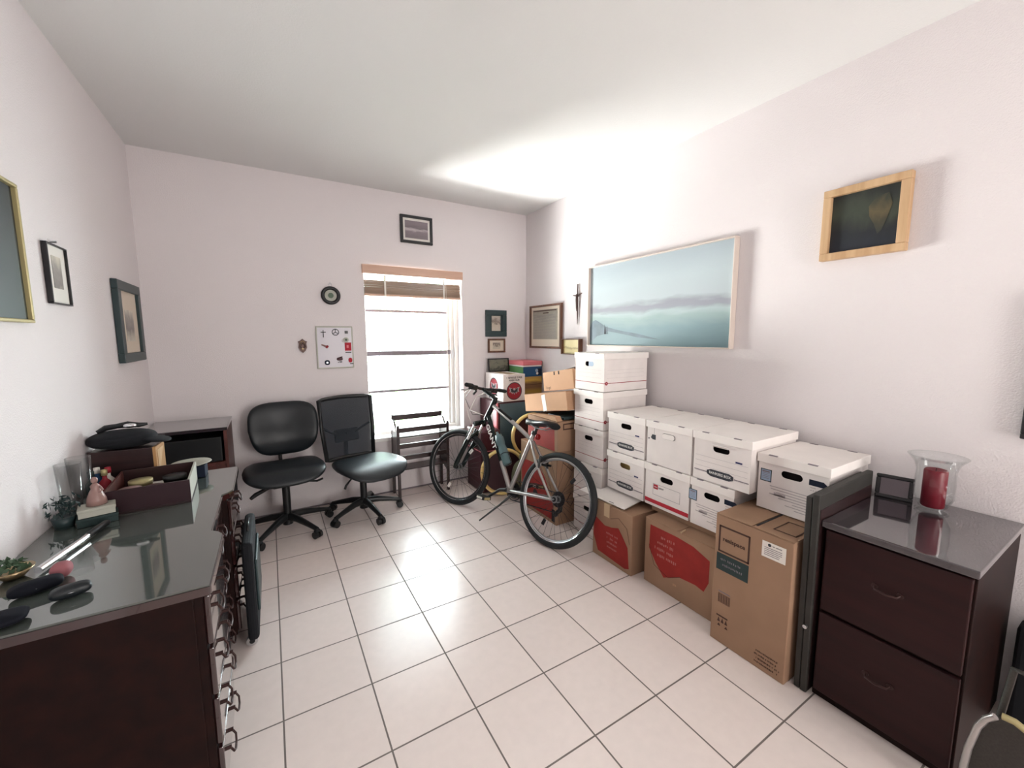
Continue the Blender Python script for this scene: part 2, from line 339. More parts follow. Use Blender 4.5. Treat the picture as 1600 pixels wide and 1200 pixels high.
# outside: paving and a sunlit hedge
gp = MB().box(-8, 10, YB+.26, 14, -.5, -.45, 'paving').build('paved_yard'); tag(gp, 'pale sunlit ground outside the window', 'ground'); gp['kind'] = 'stuff'
hd = MB()
for k in range(5200):
    x = random.uniform(-2.5, 8.5); z = random.uniform(-.33, 3.6); y = 5.2+random.uniform(-.5, .5)+.35*math.sin(x*2.1)+.3*math.sin(z*2.7+x)
    a, b__, c__ = [random.uniform(0, PI) for _ in range(3)]; T = Matrix.Translation((x, y, z)) @ Euler((a, b__, c__)).to_matrix().to_4x4(); q = random.uniform(.05, .11)
    hd.poly([(-q, 0, 0), (0, -q*.5, 0), (q, 0, 0), (0, q*.5, 0)], 'grass_leaf', T)
ho = hd.build('hedge'); tag(ho, 'pale sunlit hedge foliage seen through the window', 'hedge'); ho['kind'] = 'stuff'

# ------------------------------------------------------------------ framed pictures
def picture(name, label, cat, wall, c, w, h, fm, fw, fd, layers, tilt=0, group=None):
    """wall: 'B' back wall (faces -Y), 'R' right wall (faces -X), 'L' left wall (faces +X). c = centre (along wall, height).
    layers: list of (w, h, cx, cz, material) rectangles from mount to print; local x = reader's right"""
    if wall == 'B': X = MX((1, 0, 0), (0, 1, 0), (0, 0, 1), (c[0], YB-.002, c[1]))
    elif wall == 'R': X = MX((0, -1, 0), (1, 0, 0), (0, 0, 1), (XR-.002, c[0], c[1]))
    else: X = MX((0, 1, 0), (-1, 0, 0), (0, 0, 1), (XL+.002, c[0], c[1]))
    t = thing(name, label, cat, group=group); t.matrix_world = X @ Matrix.Rotation(tilt, 4, 'Y')
    f = MB(); a, b_ = w/2, h/2
    f.box(-a, a, -fd, 0, b_-fw, b_, fm).box(-a, a, -fd, 0, -b_, -b_+fw, fm).box(-a, -a+fw, -fd, 0, -b_+fw, b_-fw, fm).box(a-fw, a, -fd, 0, -b_+fw, b_-fw, fm)
    f.build('frame', t, min(.003, fw*.3))
    MB().box(-a+fw*.5, a-fw*.5, -.004, 0, -b_+fw*.5, b_-fw*.5, 'kraft').build('backing_board', t)
    for k, (lw, lh, cx, cz, lm) in enumerate(layers):
        y = -fd*.45-.0015*k
        nm = 'mount' if (k == 0 and len(layers) > 1) else 'print'
        MB().box(cx-lw/2, cx+lw/2, y, y+.0012, cz-lh/2, cz+lh/2, lm).build(nm, t)
    return t
P_ = {}
P_['sea'] = painting('seascape_paint', 2, -.31, .31, [(0, (104, 130, 138)), (.18, (118, 144, 150)), (.32, (144, 164, 164)), (.38, (164, 180, 182)), (.425, (142, 146, 155)), (.47, (142, 144, 154)), (.53, (174, 184, 189)), (.75, (176, 188, 193)), (1, (166, 178, 186))], .20, (2.2, 2, 9))
P_['sepia'] = painting('old_document_print', 2, -.2, .2, [(0, (150, 142, 130)), (.5, (162, 154, 140)), (1, (140, 132, 120))], .8, (30, 30, 60))
P_['sketch'] = painting('pencil_sketch', 2, -.08, .08, [(0, (196, 186, 172)), (.45, (188, 176, 160)), (.55, (120, 108, 100)), (1, (190, 180, 168))], .9, (26, 26, 26))
P_['grey'] = painting('grey_photo', 2, -.06, .06, [(0, (120, 108, 114)), (.4, (132, 120, 126)), (.5, (190, 180, 182)), (.6, (110, 98, 104)), (1, (128, 116, 122))], .55, (7, 7, 42))
P_['dark'] = painting('dark_oil', 2, -.12, .12, [(0, (26, 32, 44)), (.3, (22, 28, 34)), (.45, (40, 44, 40)), (.62, (54, 62, 50)), (.8, (52, 58, 48)), (1, (34, 40, 38))], .7, (14, 14, 6))
P_['ochre'] = painting('ochre_glow', 2, -.09, .09, [(0, (40, 44, 40)), (.4, (66, 62, 46)), (.7, (92, 82, 56)), (1, (50, 54, 44))], .6, (22, 22, 14))
P_['cream'] = painting('cream_watercolour', 2, -.07, .07, [(0, (222, 206, 150)), (.3, (214, 196, 140)), (.42, (170, 150, 104)), (.5, (222, 206, 152)), (1, (232, 216, 164))], .4, (16, 16, 30))
P_['noise'] = painting('dark_engraving', 2, -.07, .07, [(0, (60, 62, 56)), (.4, (110, 110, 98)), (.6, (64, 66, 60)), (1, (120, 118, 104))], 1.6, (22, 22, 30))
P_['person'] = painting('grey_engraving', 2, -.12, .12, [(0, (206, 198, 182)), (.35, (124, 116, 112)), (.6, (150, 142, 136)), (.8, (206, 198, 182)), (1, (212, 204, 190))], .5, (14, 14, 14))
P_['black'] = painting('dark_print', 2, -.24, .24, [(0, (40, 56, 54)), (.5, (50, 58, 58)), (1, (38, 42, 46))], .6, (5, 5, 5))
P_['storm'] = painting('yellow_brown_wood_grain', 2, 0, .22, [(0, (120, 98, 40)), (.18, (156, 122, 58)), (.3, (150, 118, 40)), (.5, (112, 78, 50)), (.7, (120, 86, 52)), (.82, (196, 158, 62)), (1, (170, 136, 70))], .25, (4, 4, 16))

# seascape on the right wall
t = picture('seascape_painting', 'long blue green seascape painting in a thin pale wooden frame on the right wall', 'painting', 'R', (-.885, 1.724), 1.29, .668, 'paleframe', .008, .048, [(1.276, .652, 0, 0, P_['sea'])])
hill = mat('blue_grey_hill_paint', rgb(104, 122, 134), .5, noise=.4, nscale=9)
y = -.048*.45-.0014
hm = MB().poly([(-.636, y, -.18), (-.60, y, -.125), (-.565, y, -.115), (-.50, y, -.145), (-.44, y, -.175), (-.30, y, -.205), (-.10, y, -.235), (.12, y, -.28), (-.10, y, -.262), (-.30, y, -.228), (-.42, y, -.212), (-.46, y, -.235), (-.54, y, -.25), (-.60, y, -.29), (-.636, y, -.30)], hill)
for dx, hh in ((-.455, .05), (-.440, .034), (-.425, .038), (-.448, .03)): hm.poly([(dx-.004, y-.0004, -.235), (dx+.004, y-.0004, -.235), (dx+.002, y-.0004, -.19+hh-.02), (dx-.001, y-.0004, -.185+hh-.02)], 'logo')
hm.build('painted_hill', t)
# oak framed dark oil painting
t = picture('forest_painting', 'small dark forest oil painting in a wide pale oak frame on the right wall', 'painting', 'R', (-2.125, 2.008), .325, .335, 'oak', .034, .04, [(.262, .275, 0, 0, P_['dark'])])
y = -.04*.45-.0014
gm_ = MB().poly([(.015, y, .055), (.04, y, .09), (.085, y, .10), (.10, y, .05), (.085, y, -.01), (.07, y, -.06), (.055, y, -.075), (.04, y, -.03), (.02, y, .01)], P_['ochre'])
gm_.build('painted_light', t)
# certificate
t = picture('framed_certificate', 'large framed old document with dense text in a walnut frame, right wall', 'picture', 'R', (.437, 1.571), .545, .44, 'walnut', .02, .03, [(.51, .405, 0, 0, 'mount'), (.43, .30, -.01, .022, P_['sepia'])])
tx = MB(); y = -.03*.45-.0032
for k in range(22): tx.box(-.205, .185, y, y+.0003, .115-k*.011, .118-k*.011, 'ink')
tx.box(-.21, .19, y, y+.0003, .155, .166, 'kraftdk').box(-.04, .06, y, y+.0003, .132, .142, 'kraftdk'); tx.build('printed_lines', t)
picture('framed_watercolour', 'small cream watercolour in a deep brown box frame beside the walnut framed document', 'picture', 'R', (.0, 1.376), .26, .145, 'walnut', .008, .05, [(.25, .135, 0, 0, P_['cream'])])
# back wall pictures
t = picture('framed_photo', 'black framed grey print high on the back wall above the window', 'picture', 'B', (1.276, 2.449), .302, .245, 'blackframe', .024, .025, [(.256, .20, 0, 0, 'mountw'), (.215, .155, 0, 0, P_['grey'])])
picture('framed_sketch', 'figure sketch in a wide dark green frame right of the window', 'picture', 'B', (2.105, 1.608), .248, .275, 'slate', .052, .022, [(.15, .18, 0, 0, 'slate'), (.105, .155, 0, 0, P_['sketch'])])
picture('framed_landscape_sketch', 'tiny landscape print in a dark brown frame below the green framed sketch', 'picture', 'B', (2.110, 1.377), .206, .146, 'walnut', .018, .02, [(.17, .112, 0, 0, 'mount'), (.09, .066, 0, -.002, P_['sketch'])])
# left wall
picture('framed_dark_print', 'big dark print in a thin pale gilt frame at the left edge of the photo', 'picture', 'L', (-1.10, 1.76), .55, .476, 'gilt', .012, .025, [(.53, .45, 0, 0, P_['black'])])
picture('framed_small_engraving', 'small engraving in a thin black frame, middle picture on the left wall', 'picture', 'L', (-.535, 1.727), .19, .242, 'blackframe', .006, .018, [(.18, .23, 0, 0, 'mountw'), (.085, .13, 0, .01, P_['person'])])
nl = MB().cyl((-.703, -.535, 1.86), (-.685, -.535, 1.862), .004, 'steel', n=8).build('picture_nail'); tag(nl, 'small nail above the thin black framed engraving', 'nail')
picture('framed_portrait_engraving', 'engraving in a wide dark grey frame on the left wall nearest the corner', 'picture', 'L', (.405, 1.562), .47, .478, 'slate', .055, .03, [(.37, .38, 0, 0, 'mount'), (.17, .19, 0, -.02, P_['person'])])
# dark frame at right edge
picture('framed_dark_board', 'dark framed board cut off at the right edge of the photo', 'picture', 'R', (-2.92, 1.35), .5, .54, 'blackframe', .02, .025, [(.47, .51, 0, 0, 'fabric')])
# leaning engraving on top of bat box made later

# crucifix on right wall
c = thing('wall_crucifix', 'thin dark metal crucifix hanging on the wall beside the long seascape', 'crucifix', (XR-.012, -.06, 1.80))
MB().tube([(0, 0, -.22), (0, 0, -.12), (0, 0, .14)], [.003, .007, .006], 'pewter', 8).build('upright', c)
MB().tube([(0, .065, .045), (0, .03, .04), (0, 0, .03), (0, -.03, .05), (0, -.06, .055)], [.003, .006, .008, .006, .003], 'pewter', 8).build('crossbar', c)
MB().tube([(-.008, 0, .05), (-.010, 0, .0), (-.008, .0, -.07), (-.006, 0, -.1)], [.010, .011, .009, .006], 'pewter', 10).build('figure', c)

# round wall medallion
c = thing('round_wall_plaque', 'small round green and cream plaque in a dark ring hanging left of the window', 'plaque', (.516, YB, 1.820))
MB().torus(.062, .015, 'blackframe', 'Y', 40, 10, (0, -.014, 0)).build('rim', c)
MB().cyl((0, -.003, 0), (0, -.012, 0), .06, 'boardrim', n=32).build('disc', c)
MB().cyl((0, -.012, 0), (0, -.018, 0), .022, 'greenmat', n=20).build('centre_boss', c)
MB().torus(.012, .002, 'steel', 'Y', 20, 6, (0, -.008, .088)).tube([(-.010, -.006, .096), (0, -.006, .112), (.010, -.006, .096)], .0016, 'steel', 6).build('hanging_loop', c)

# crest
c = MB(); c.prism([(-.028, 0, .02), (-.034, 0, .04), (-.018, 0, .045), (0, 0, .062), (.018, 0, .045), (.034, 0, .04), (.028, 0, .02), (.032, 0, -.01), (.018, 0, -.04), (0, 0, -.055), (-.018, 0, -.04), (-.032, 0, -.01)], (0, -.01, 0), 'pewter')
c.torus(.018, .005, 'pewter', 'Y', 20, 6, (0, -.012, .002)).torus(.012, .004, 'brass', 'Y', 16, 6, (0, -.012, .03)).cyl((0, -.01, -.02), (0, -.016, -.02), .008, 'brass', n=12)
tag(c.build('metal_crest', bevel=.002, loc=(.281, YB-.001, 1.396)), 'small coppery heraldic crest on the back wall left of the magnet board', 'ornament')

# magnet board and magnets
t = thing('magnet_board', 'white magnetic board with pale rim on the back wall left of the window', 'board', (.529, YB-.002, 1.382))
MB().box(-.147, .147, -.010, 0, -.180, .180, 'boardrim').build('rim', t, .01, 3)
MB().box(-.136, .136, -.0115, -.009, -.169, .169, 'magnetboard').build('face', t)
def mag(name, label, mb, x, z): tag(mb.build(name, loc=(.529+x, YB-.0145, 1.382+z)), label, 'magnet', 'fridge magnets on the white board')
mb = MB().box(-.003, .003, -.004, 0, -.032, .03, 'blackframe').box(-.02, .02, -.004, 0, .008, .015, 'blackframe'); mag('cross_magnet', 'black cross magnet at the top left of the white board', mb, -.088, .118)
mb = MB().torus(.026, .003, 'logo', 'Y', 28, 6)
for k in range(3): a = PI/2+k*2*PI/3; mb.tube([(0, 0, 0), (.026*math.cos(a), 0, .026*math.sin(a))], .0028, 'logo', 6)
mag('ring_emblem_magnet', 'three-pointed ring emblem magnet at the top of the white board', mb, .008, .130)
mb = MB().box(-.013, .013, -.004, 0, -.012, .012, 'blackframe'); mag('square_magnet', 'small plain black square magnet, top right of the white board', mb, .095, .130)
mb = MB().cyl((0, 0, 0), (0, -.006, 0), .022, 'boardrim', n=24).cyl((0, -.006, 0), (0, -.009, 0), .010, 'greenmat', n=16).torus(.016, .002, 'mountw', 'Y', 20, 6, (-.016, -.004, -.006)); mag('round_magnet', 'silver round magnet above the red magnet on the white board', mb, .09, .065)
mb = MB().box(-.026, .026, -.005, 0, -.034, .036, 'red').box(-.024, .024, -.006, 0, -.052, -.045, 'blackframe').box(-.012, .004, -.006, -.004, -.01, .015, 'pink'); mag('red_label_magnet', 'red rectangular magnet with black strip on the white board', mb, .104, .005)
mb = MB().tube([(-.032, 0, .016), (-.01, 0, .006), (.008, 0, -.002)], [.005, .008, .008], 'figurine', 8).tube([(.004, -.002, .002), (.018, -.002, -.008)], [.013, .012], 'batred', 10); mag('wrench_magnet', 'pink and dark red elongated magnet at the left of the white board', mb, -.075, .010)
mb = MB().pillow(.042, .010, .042, 'navy', 4).cyl((0, -.004, 0), (0, -.008, 0), .008, 'steel', n=12); mag('dark_blue_magnet', 'dark blue rounded magnet at the lower left of the white board', mb, -.068, -.128)
mb = MB().pillow(.05, .008, .03, 'maroon', 3, T=Matrix.Translation((0, 0, .008))).box(-.004, .018, -.005, 0, -.022, -.012, 'blackframe').tube([(-.02, -.002, .0), (.0, -.002, .02), (.022, -.002, .026)], .005, 'maroon', 6).box(-.016, -.010, -.004, 0, -.024, -.014, 'blackframe'); mag('bird_magnet', 'purple bird shaped magnet at the bottom middle of the white board', mb, .032, -.108)
mb = MB().pillow(.032, .010, .042, 'red', 2.6).box(-.004, .024, -.005, 0, -.034, -.027, 'blackframe'); mag('red_figure_magnet', 'small red magnet at the lower right of the white board', mb, .118, -.112)

# ------------------------------------------------------------------ storage boxes
def ray_rect(a, y0, y1, z0, z1, cy, cz):
    c, s = math.cos(a), math.sin(a); t = 1e9
    if c > 1e-9: t = min(t, (y1-cy)/c)
    if c < -1e-9: t = min(t, (y0-cy)/c)
    if s > 1e-9: t = min(t, (z1-cz)/s)
    if s < -1e-9: t = min(t, (z0-cz)/s)
    return cy+c*t, cz+s*t
def holed(mb, y0, y1, z0, z1, cy, cz, hw, hh, m, T, th=.004):
    """front panel in the y,z plane at x=0 with a stadium shaped hole"""
    ang = sorted([2*PI*k/40 for k in range(40)]+[math.atan2(z-cz, y-cy) % (2*PI) for y in (y0, y1) for z in (z0, z1)])
    A = []; B_ = []
    for a in ang:
        A.append(ray_rect(a, y0, y1, z0, z1, cy, cz))
        c, s = math.cos(a), math.sin(a); fl = hw-hh; t = hh/abs(s) if abs(s) > 1e-6 else 1e9
        if abs(c*t) > fl:
            bq = -2*abs(c)*fl; cq = fl*fl-hh*hh; t = (-bq+math.sqrt(max(bq*bq-4*cq, 0)))/2
        B_.append((cy+c*t, cz+s*t))
    n = len(ang); vs = [(0, *p) for p in A]+[(0, *p) for p in B_]+[(th, *p) for p in B_]
    fs = [(k, (k+1) % n, n+(k+1) % n, n+k) for k in range(n)]+[(n+k, n+(k+1) % n, 2*n+(k+1) % n, 2*n+k) for k in range(n)]
    mb.add(vs, fs, m, False, T)
def stadium(hw, hh, n=8):
    fl = hw-hh; p = []
    for k in range(n+1): a = -PI/2+PI*k/n; p.append((fl+hh*math.cos(a), hh*math.sin(a), 0))
    for k in range(n+1): a = PI/2+PI*k/n; p.append((-fl+hh*math.cos(a), hh*math.sin(a), 0))
    return p
BW, BD, BH = .325, .43, .262
def filebox(label, loc, style, hole='dark', w=BW, d=BD, h=BH, rz=0, group=None, filling=None):
    """front face at local x=0 facing -X, y centred, z from 0"""
    t = thing('file_box', label, 'box', loc, rz, group)
    lh = .042; bw_ = w/2-.006; mb = MB()
    hz = h-.078; I = Matrix.Identity(4)
    holed(mb, -bw_, bw_, .001, h-.01, 0, hz, .045, .017, 'box', I)
    mb.add([(0, -bw_, .001), (d-.008, -bw_, .001), (d-.008, -bw_, h-.01), (0, -bw_, h-.01), (0, bw_, .001), (d-.008, bw_, .001), (d-.008, bw_, h-.01), (0, bw_, h-.01)], [(0, 1, 2, 3), (5, 4, 7, 6), (1, 5, 6, 2), (0, 4, 5, 1)], 'box')
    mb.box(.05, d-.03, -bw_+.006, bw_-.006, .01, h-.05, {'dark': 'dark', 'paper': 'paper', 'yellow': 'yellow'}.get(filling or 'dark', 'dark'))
    mb.build('carton_body', t)
    l = MB().box(-.008, d, -w/2, w/2, h-lh, h, 'boxlid')
    sl_ = l
    for y in (-w*.27, w*.27):
        sl_.box(-.0084, .004, y-.02, y+.02, h-.0035, h+.0006, 'ink').box(d-.016, d+.0004, y-.02, y+.02, h-.0035, h+.0006, 'ink')
    l.build('lid', t, .0015)
    p = MB(); e = -.0006
    def R(y0, y1, z0, z1, m, x=e): p.box(x, x+.0004, y0, y1, z0, z1, m)
    if style == 'fellow':
        for z in (.045, .075, .103, .131): R(-bw_*.92, bw_*.92, z, z+.0012, 'inklt')
        R(.055, bw_*.95, .048, .053, 'ink'); R(-bw_*.97, -.075, .048, .053, 'ink')
        p.prism([(-.072, -.010, 0), (-.05, -.019, 0), (.05, -.019, 0), (.072, -.010, 0), (.072, .010, 0), (.05, .019, 0), (-.05, .019, 0), (-.072, .010, 0)], (0, 0, .0006), 'logo', T=FNX(0, 0, .052))
        p.text('BANKERS BOX', .018, FNX(-.0009, 0, .053), 'whiteletter', bold=.0003)
        R(-.112, -.078, .136, .145, 'blue')
    elif style == 'redline':
        R(-bw_, bw_, .058, .062, 'batred')
        p.box(0, d-.01, -bw_-.0006, -bw_-.0002, .058, .0625, 'batred'); p.prism(circ(.013), (0, 0, .0008), 'batred', T=MX((1, 0, 0), (0, 0, 1), (0, -1, 0), (.022, -bw_-.0002, .060)))
        p.text('9', .014, MX((1, 0, 0), (0, 0, 1), (0, -1, 0), (.022, -bw_-.0012, .060)), 'whiteletter')
        for z in (.095, .125, .150): R(-bw_*.8, bw_*.8, z, z+.0008, 'inklt'); p.box(.03, d-.04, -bw_-.0006, -bw_-.0002, z, z+.0008, 'inklt')
    elif style == 'depot':
        R(-bw_, bw_, .018, .042, 'red')
        y0, y1, z0, z1 = -.095, .095, .075, .142
        for a in ((y0, y1, z0, z0+.0016), (y0, y1, z1, z1+.0016), (y0, y0+.0014, z0, z1), (y1-.0014, y1, z0, z1)): R(*a, 'ink')
        R(.058, .09, .112, .140, 'red', e-.0004); p.text('Office', .009, FNX(-.0013, .074, .125), 'whiteletter', bold=.0002); p.text('DEPOT', .012, FNX(-.0008, .036, .124), 'logo', bold=.0004)
    elif style == 'quick':
        R(.085, .135, .135, .195, 'teal'); R(.089, .131, .139, .191, 'labelblue', e-.0004)
        for k in range(5): R(.094, .126, .150+k*.008, .152+k*.008, 'ink', e-.0008)
        R(.094, .127, .180, .187, 'ink', e-.0009)
        p.prism([(-.035, -.013, 0), (.02, -.013, 0), (.036, 0, 0), (.02, .013, 0), (-.035, .013, 0)], (0, 0, .0005), 'navy', T=FNX(0, -.105, .187))
        scrib(p, FNX(-.0006, -.088, .158), .03, .024, 2, 'inklt', 6)
        for k, (a, b__) in enumerate(((-.13, .09), (-.125, .085), (-.13, .06), (-.12, .09), (-.10, .05), (-.125, -.01), (-.12, .02), (-.13, -.02))): R(a, b__, .118-k*.0125, .1215-k*.0125, 'inklt')
        R(.02, .07, .078, .092, 'inklt'); R(-.13, -.095, .02, .03, 'ink')
    elif style == 'plain':
        p.prism([(-.018, -.008, 0), (-.004, -.017, 0), (.018, -.017, 0), (.018, .013, 0), (-.008, .013, 0)], (0, 0, .0005), 'logo', T=FNX(0, .108, .165))
        p.box(e, e+.0004, .1005, .1030, .18, .225, 'inklt'); p.prism(circ(.005, 12), (0, 0, .0005), 'logo', T=FNX(0, .140, .150))
    if p.v: p.build('printing', t)
    if hole == 'flapw':   # punched flap pushed flat again
        MB().prism(stadium(.042, .015), (0, 0, .003), 'boxlid', T=FNX(-.001, 0, hz)).build('handle_flap', t)
    if hole == 'flapup':
        MB().prism(stadium(.043, .010), (0, 0, .003), 'boxlid', T=MX((0, -1, 0), (-.8, 0, .6), (-.6, 0, -.8), (-.006, 0, hz+.018))).build('handle_flap', t)
    if hole == 'half':
        MB().box(.004, .008, -.045, .012, hz-.018, hz+.018, 'labelblue').build('folder_edge', t)
    return t
gq = 'white cardboard file boxes stacked along the right wall'
# tall stack of five by the corner cartons
names = [('white red-lined file box at the very bottom of the tall stack of five', 'dark'), ('white red-lined file box second from the floor in the tall stack', 'dark'),
         ('white red-lined file box in the middle of the tall stack of five', 'dark'), ('white red-lined file box second from the top of the tall stack', 'dark'),
         ('topmost white red-lined file box of the tall stack, under the seascape', 'half')]
for k, (lb, hl) in enumerate(names): filebox(lb, (2.0+random.uniform(-.004, .004), -.772, .002+k*.271), 'redline', hl, w=.315, h=.268, group=gq)
filebox('white lined file box with yellow handle hole, lower box beside the tall stack', (2.0, -1.136, .438), 'fellow', 'dark', group=gq, filling='yellow')
filebox('white lined file box, upper box directly beside the tall stack', (2.0, -1.134, .703), 'fellow', 'dark', group=gq)
filebox('white file box with bold red stripe along its bottom', (2.0, -1.460, .438), 'depot', 'dark', w=.318, group=gq)
filebox('plain white file box with closed handle flap above the red-striped box', (2.0, -1.462, .703), 'plain', 'flapw', w=.318, group=gq)
filebox('white file box with blue label half hidden behind the tall brown carton', (2.0, -1.746, .438), 'quick', 'dark', w=.250, group=gq)
filebox('white lined file box with raised handle flap and large black logo plate', (2.0, -1.783, .703), 'fellow', 'flapup', w=.318, group=gq)
filebox('white file box with blue label resting on the tall brown carton', (2.05, -2.093, .642), 'quick', 'dark', w=.302, d=.40, h=.268, group=gq, filling='kraft')

# movers cartons
def carton(name, label, x0, x1, y0, y1, h, z=0, m='kraft', rz=0, group=None, rot=None, flaps=True, bulge=0):
    t = thing(name, label, 'carton', ((x0+x1)/2, (y0+y1)/2, z), rz, group)
    if rot: t.rotation_euler = rot
    a, b_ = (x1-x0)/2, (y1-y0)/2
    MB().box(-a, a, -b_, b_, 0, h-.004, m).build('carton_body', t, .004)
    if flaps:
        for s in (-1, 1):
            fl = MB().prism([(-a, s*b_, h-.003), (a, s*b_, h-.003), (a, s*.003, h-.003+bulge), (-a, s*.003, h-.003+bulge)], (0, 0, .003), m); fl.build('top_flap', t)
    return t, a, b_
RED1 = [(-.16, -.13), (-.165, .02), (-.08, .06), (-.02, .09), (.04, .045), (.10, .03), (.155, -.02), (.165, -.10), (.14, -.17), (.03, -.15)]
t, a, b_ = carton('moving_carton', 'brown moving carton with red print under the loose white lid', 1.865, 2.30, -1.335, -.99, .385, rz=0, bulge=.0)
MB().prism([(-.155, .08, 0), (-.165, -.05, 0), (-.12, -.15, 0), (.12, -.165, 0), (.155, -.15, 0), (.14, -.02, 0), (.10, .03, 0), (.06, .075, 0), (.0, .055, 0), (-.06, .045, 0)], (0, 0, .0006), 'kraftred', T=FNX(-a, 0, .19)).tube([(-a-.0008, .01, .30), (-a-.0008, -.06, .33), (-a-.0008, -.13, .29), (-a-.0008, -.155, .2)], .0012, 'kraftdk', 4).build('red_print', t)
pr_ = MB(); scrib(pr_, FNX(-a-.001, -.01, .15), .12, .12, 4, 'fadedred', 3); pr_.build('lettering', t)
MB().box(-a-.0006, -a+.03, .02, .07, .30, .386, 'tape').build('tape_strip', t)
# riser: folded carton pieces between carton tops and file boxes
for (y0, y1, z0, lb) in ((-1.30, -.99, .388, 'folded brown cardboard packing behind the loose white box lid'), (-1.86, -1.34, .4, 'folded brown cardboard sheet under the red-striped file box')):
    tag(MB().box(2.03 if y0 < -1.5 else 2.13, 2.38, y0, y1, z0, .436, 'kraft').build('cardboard_pad'), lb, 'cardboard')
t = thing('loose_box_lid', 'loose white box lid lying flat on the red printed moving carton', 'lid', (1.99, -1.04, .408)); t.rotation_euler = (0, math.radians(-7), math.radians(3))
MB().prism([(-.12, -.205, 0), (.13, -.205, 0), (.13, .085, 0), (-.02, .09, 0), (-.035, .19, 0), (-.12, .20, 0)], (0, 0, .006), 'boxlid').build('lid_panel', t, .002)
ls = MB()
for y in (-.09, .09): ls.box(-.112, -.106, y-.02, y+.02, .0062, .0070, 'ink')
ls.build('lid_slots', t)
t, a, b_ = carton('moving_carton', 'wide brown moving carton with big red print in front of the red-striped file box', 1.915, 2.40, -1.836, -1.392, .40, bulge=0)
MB().prism([(-.185, .165, 0), (-.19, .02, 0), (-.14, -.05, 0), (-.08, -.115, 0), (.02, -.06, 0), (.12, -.05, 0), (.17, -.06, 0), (.195, .0, 0), (.195, .12, 0), (.10, .155, 0), (0, .165, 0)], (0, 0, .0006), 'kraftred', T=FNX(-a, 0, .20)).build('red_print', t)
pr_ = MB(); scrib(pr_, FNX(-a-.001, .075, .26), .15, .15, 4, 'fadedred', 5); scrib(pr_, FNX(-a-.001, 0, .08), .05, .03, 1, 'kraftlt', 2)
pr_.tube([(-a-.0008, .19, .24), (-a-.0008, .15, .13), (-a-.0008, .05, .10), (-a-.0008, -.03, .145)], .0012, 'kraftdk', 4); pr_.build('lettering', t)
MB().tube([(-a-.001, -.02, .398), (-a+.01, -.025, .405), (-a+.04, -.02, .404)], .006, 'tape', 6, flat=.3).build('tape_strip', t)

# tall carton
t, a, b_ = carton('tall_carton', 'tall brown furniture carton standing upright beside the dark board', 1.82, 2.42, -2.225, -1.889, .635, bulge=.003)
b2 = MB()
y0, y1, z0, z1 = .005, .150, .455, .585
for q in ((y0, y1, z0, z0+.008), (y0, y1, z1-.008, z1), (y0, y0+.008, z0, z1), (y1-.008, y1, z0, z1)): b2.box(-a-.0006, -a-.0001, *q, 'kraftdk')
b2.text('realspace', .028, FNX(-a-.001, .078, .522), 'kraftdk', bold=.0007)
b2.build('printed_frame', t)
b2 = MB().box(-a-.0006, -a-.0001, .005, .155, .365, .448, 'teal'); scrib(b2, FNX(-a-.001, .08, .408), .12, .05, 2, 'ink', 8, .45); b2.build('dark_print_block', t)
b2 = MB()
for k in range(14): b2.box(-a-.0006, -a-.0001, .080+k*.0042, .0825+k*.0042-(k % 3)*.0007, .205, .25, 'kraftdk')
b2.box(-a-.0006, -a-.0001, .08, .137, .257, .262, 'ink').build('barcode', t)
b2 = MB()
b2.box(-a-.0006, -a-.0001, .085, .14, .133, .14, 'kraftdk')
for k in range(3): b2.prism([(-.007, -.012, 0), (.007, -.012, 0), (0, .012, 0)], (0, 0, .0005), 'kraftdk', T=FNX(-a, .092+k*.018, .118))
for k in range(2): b2.prism([(-.008, 0, 0), (.008, 0, 0), (0, .014, 0)], (0, 0, .0005), 'kraftdk', T=FNX(-a, .09+k*.036, .085))
b2.build('care_symbols', t)
b2 = MB(); scrib(b2, FNX(-a-.0008, -.095, .055), .11, .07, 4, 'kraftdk', 11); b2.build('handling_print', t)
b2 = MB().box(-a-.0010, -a-.0001, -.140, -.045, .525, .595, 'paper'); b2.prism(circ(.007, 14), (0, 0, .0004), 'logo', T=FNX(-a-.001, -.075, .583)); scrib(b2, FNX(-a-.0011, -.105, .583), .04, .012, 1, 'logo', 4)
for k in range(5): b2.box(-a-.0013, -a-.0009, -.132+random.uniform(0, .02), -.055, .536+k*.008, .539+k*.008, 'ink')
b2.build('shipping_label', t)
b2 = MB().box(-a+.02, a-.02, -.012, -.004, .6375, .640, 'dark').box(-a+.05, -a+.18, -.15, -.145, .6378, .6386, 'kraftdk').box(-a+.05, -a+.055, -.15, -.06, .6378, .6386, 'kraftdk').box(-a+.175, -a+.18, -.15, -.06, .6378, .6386, 'kraftdk').box(-a+.05, -a+.18, -.065, -.06, .6378, .6386, 'kraftdk'); b2.build('top_print', t)

# dark board between tall carton and cabinet
t = thing('folding_table_board', 'dark grey board standing on edge between the tall carton and the cabinet', 'board', (2.12, -2.270, 0)); t.rotation_euler = (0, math.radians(-1.6), 0)
MB().box(-.26, .24, .004, .026, .008, .845, 'boardgrey').build('board_core', t, .004)
MB().box(-.262, .242, -.022, .002, .008, .860, 'boardgrey').build('board_face', t, .004)
MB().box(-.25, .23, -.0235, -.022, .02, .80, 'darkwood').build('inner_panel', t)
MB().cyl((-.262, -.004, .30), (-.27, -.004, .30), .008, 'steel', n=12).build('edge_screw', t)

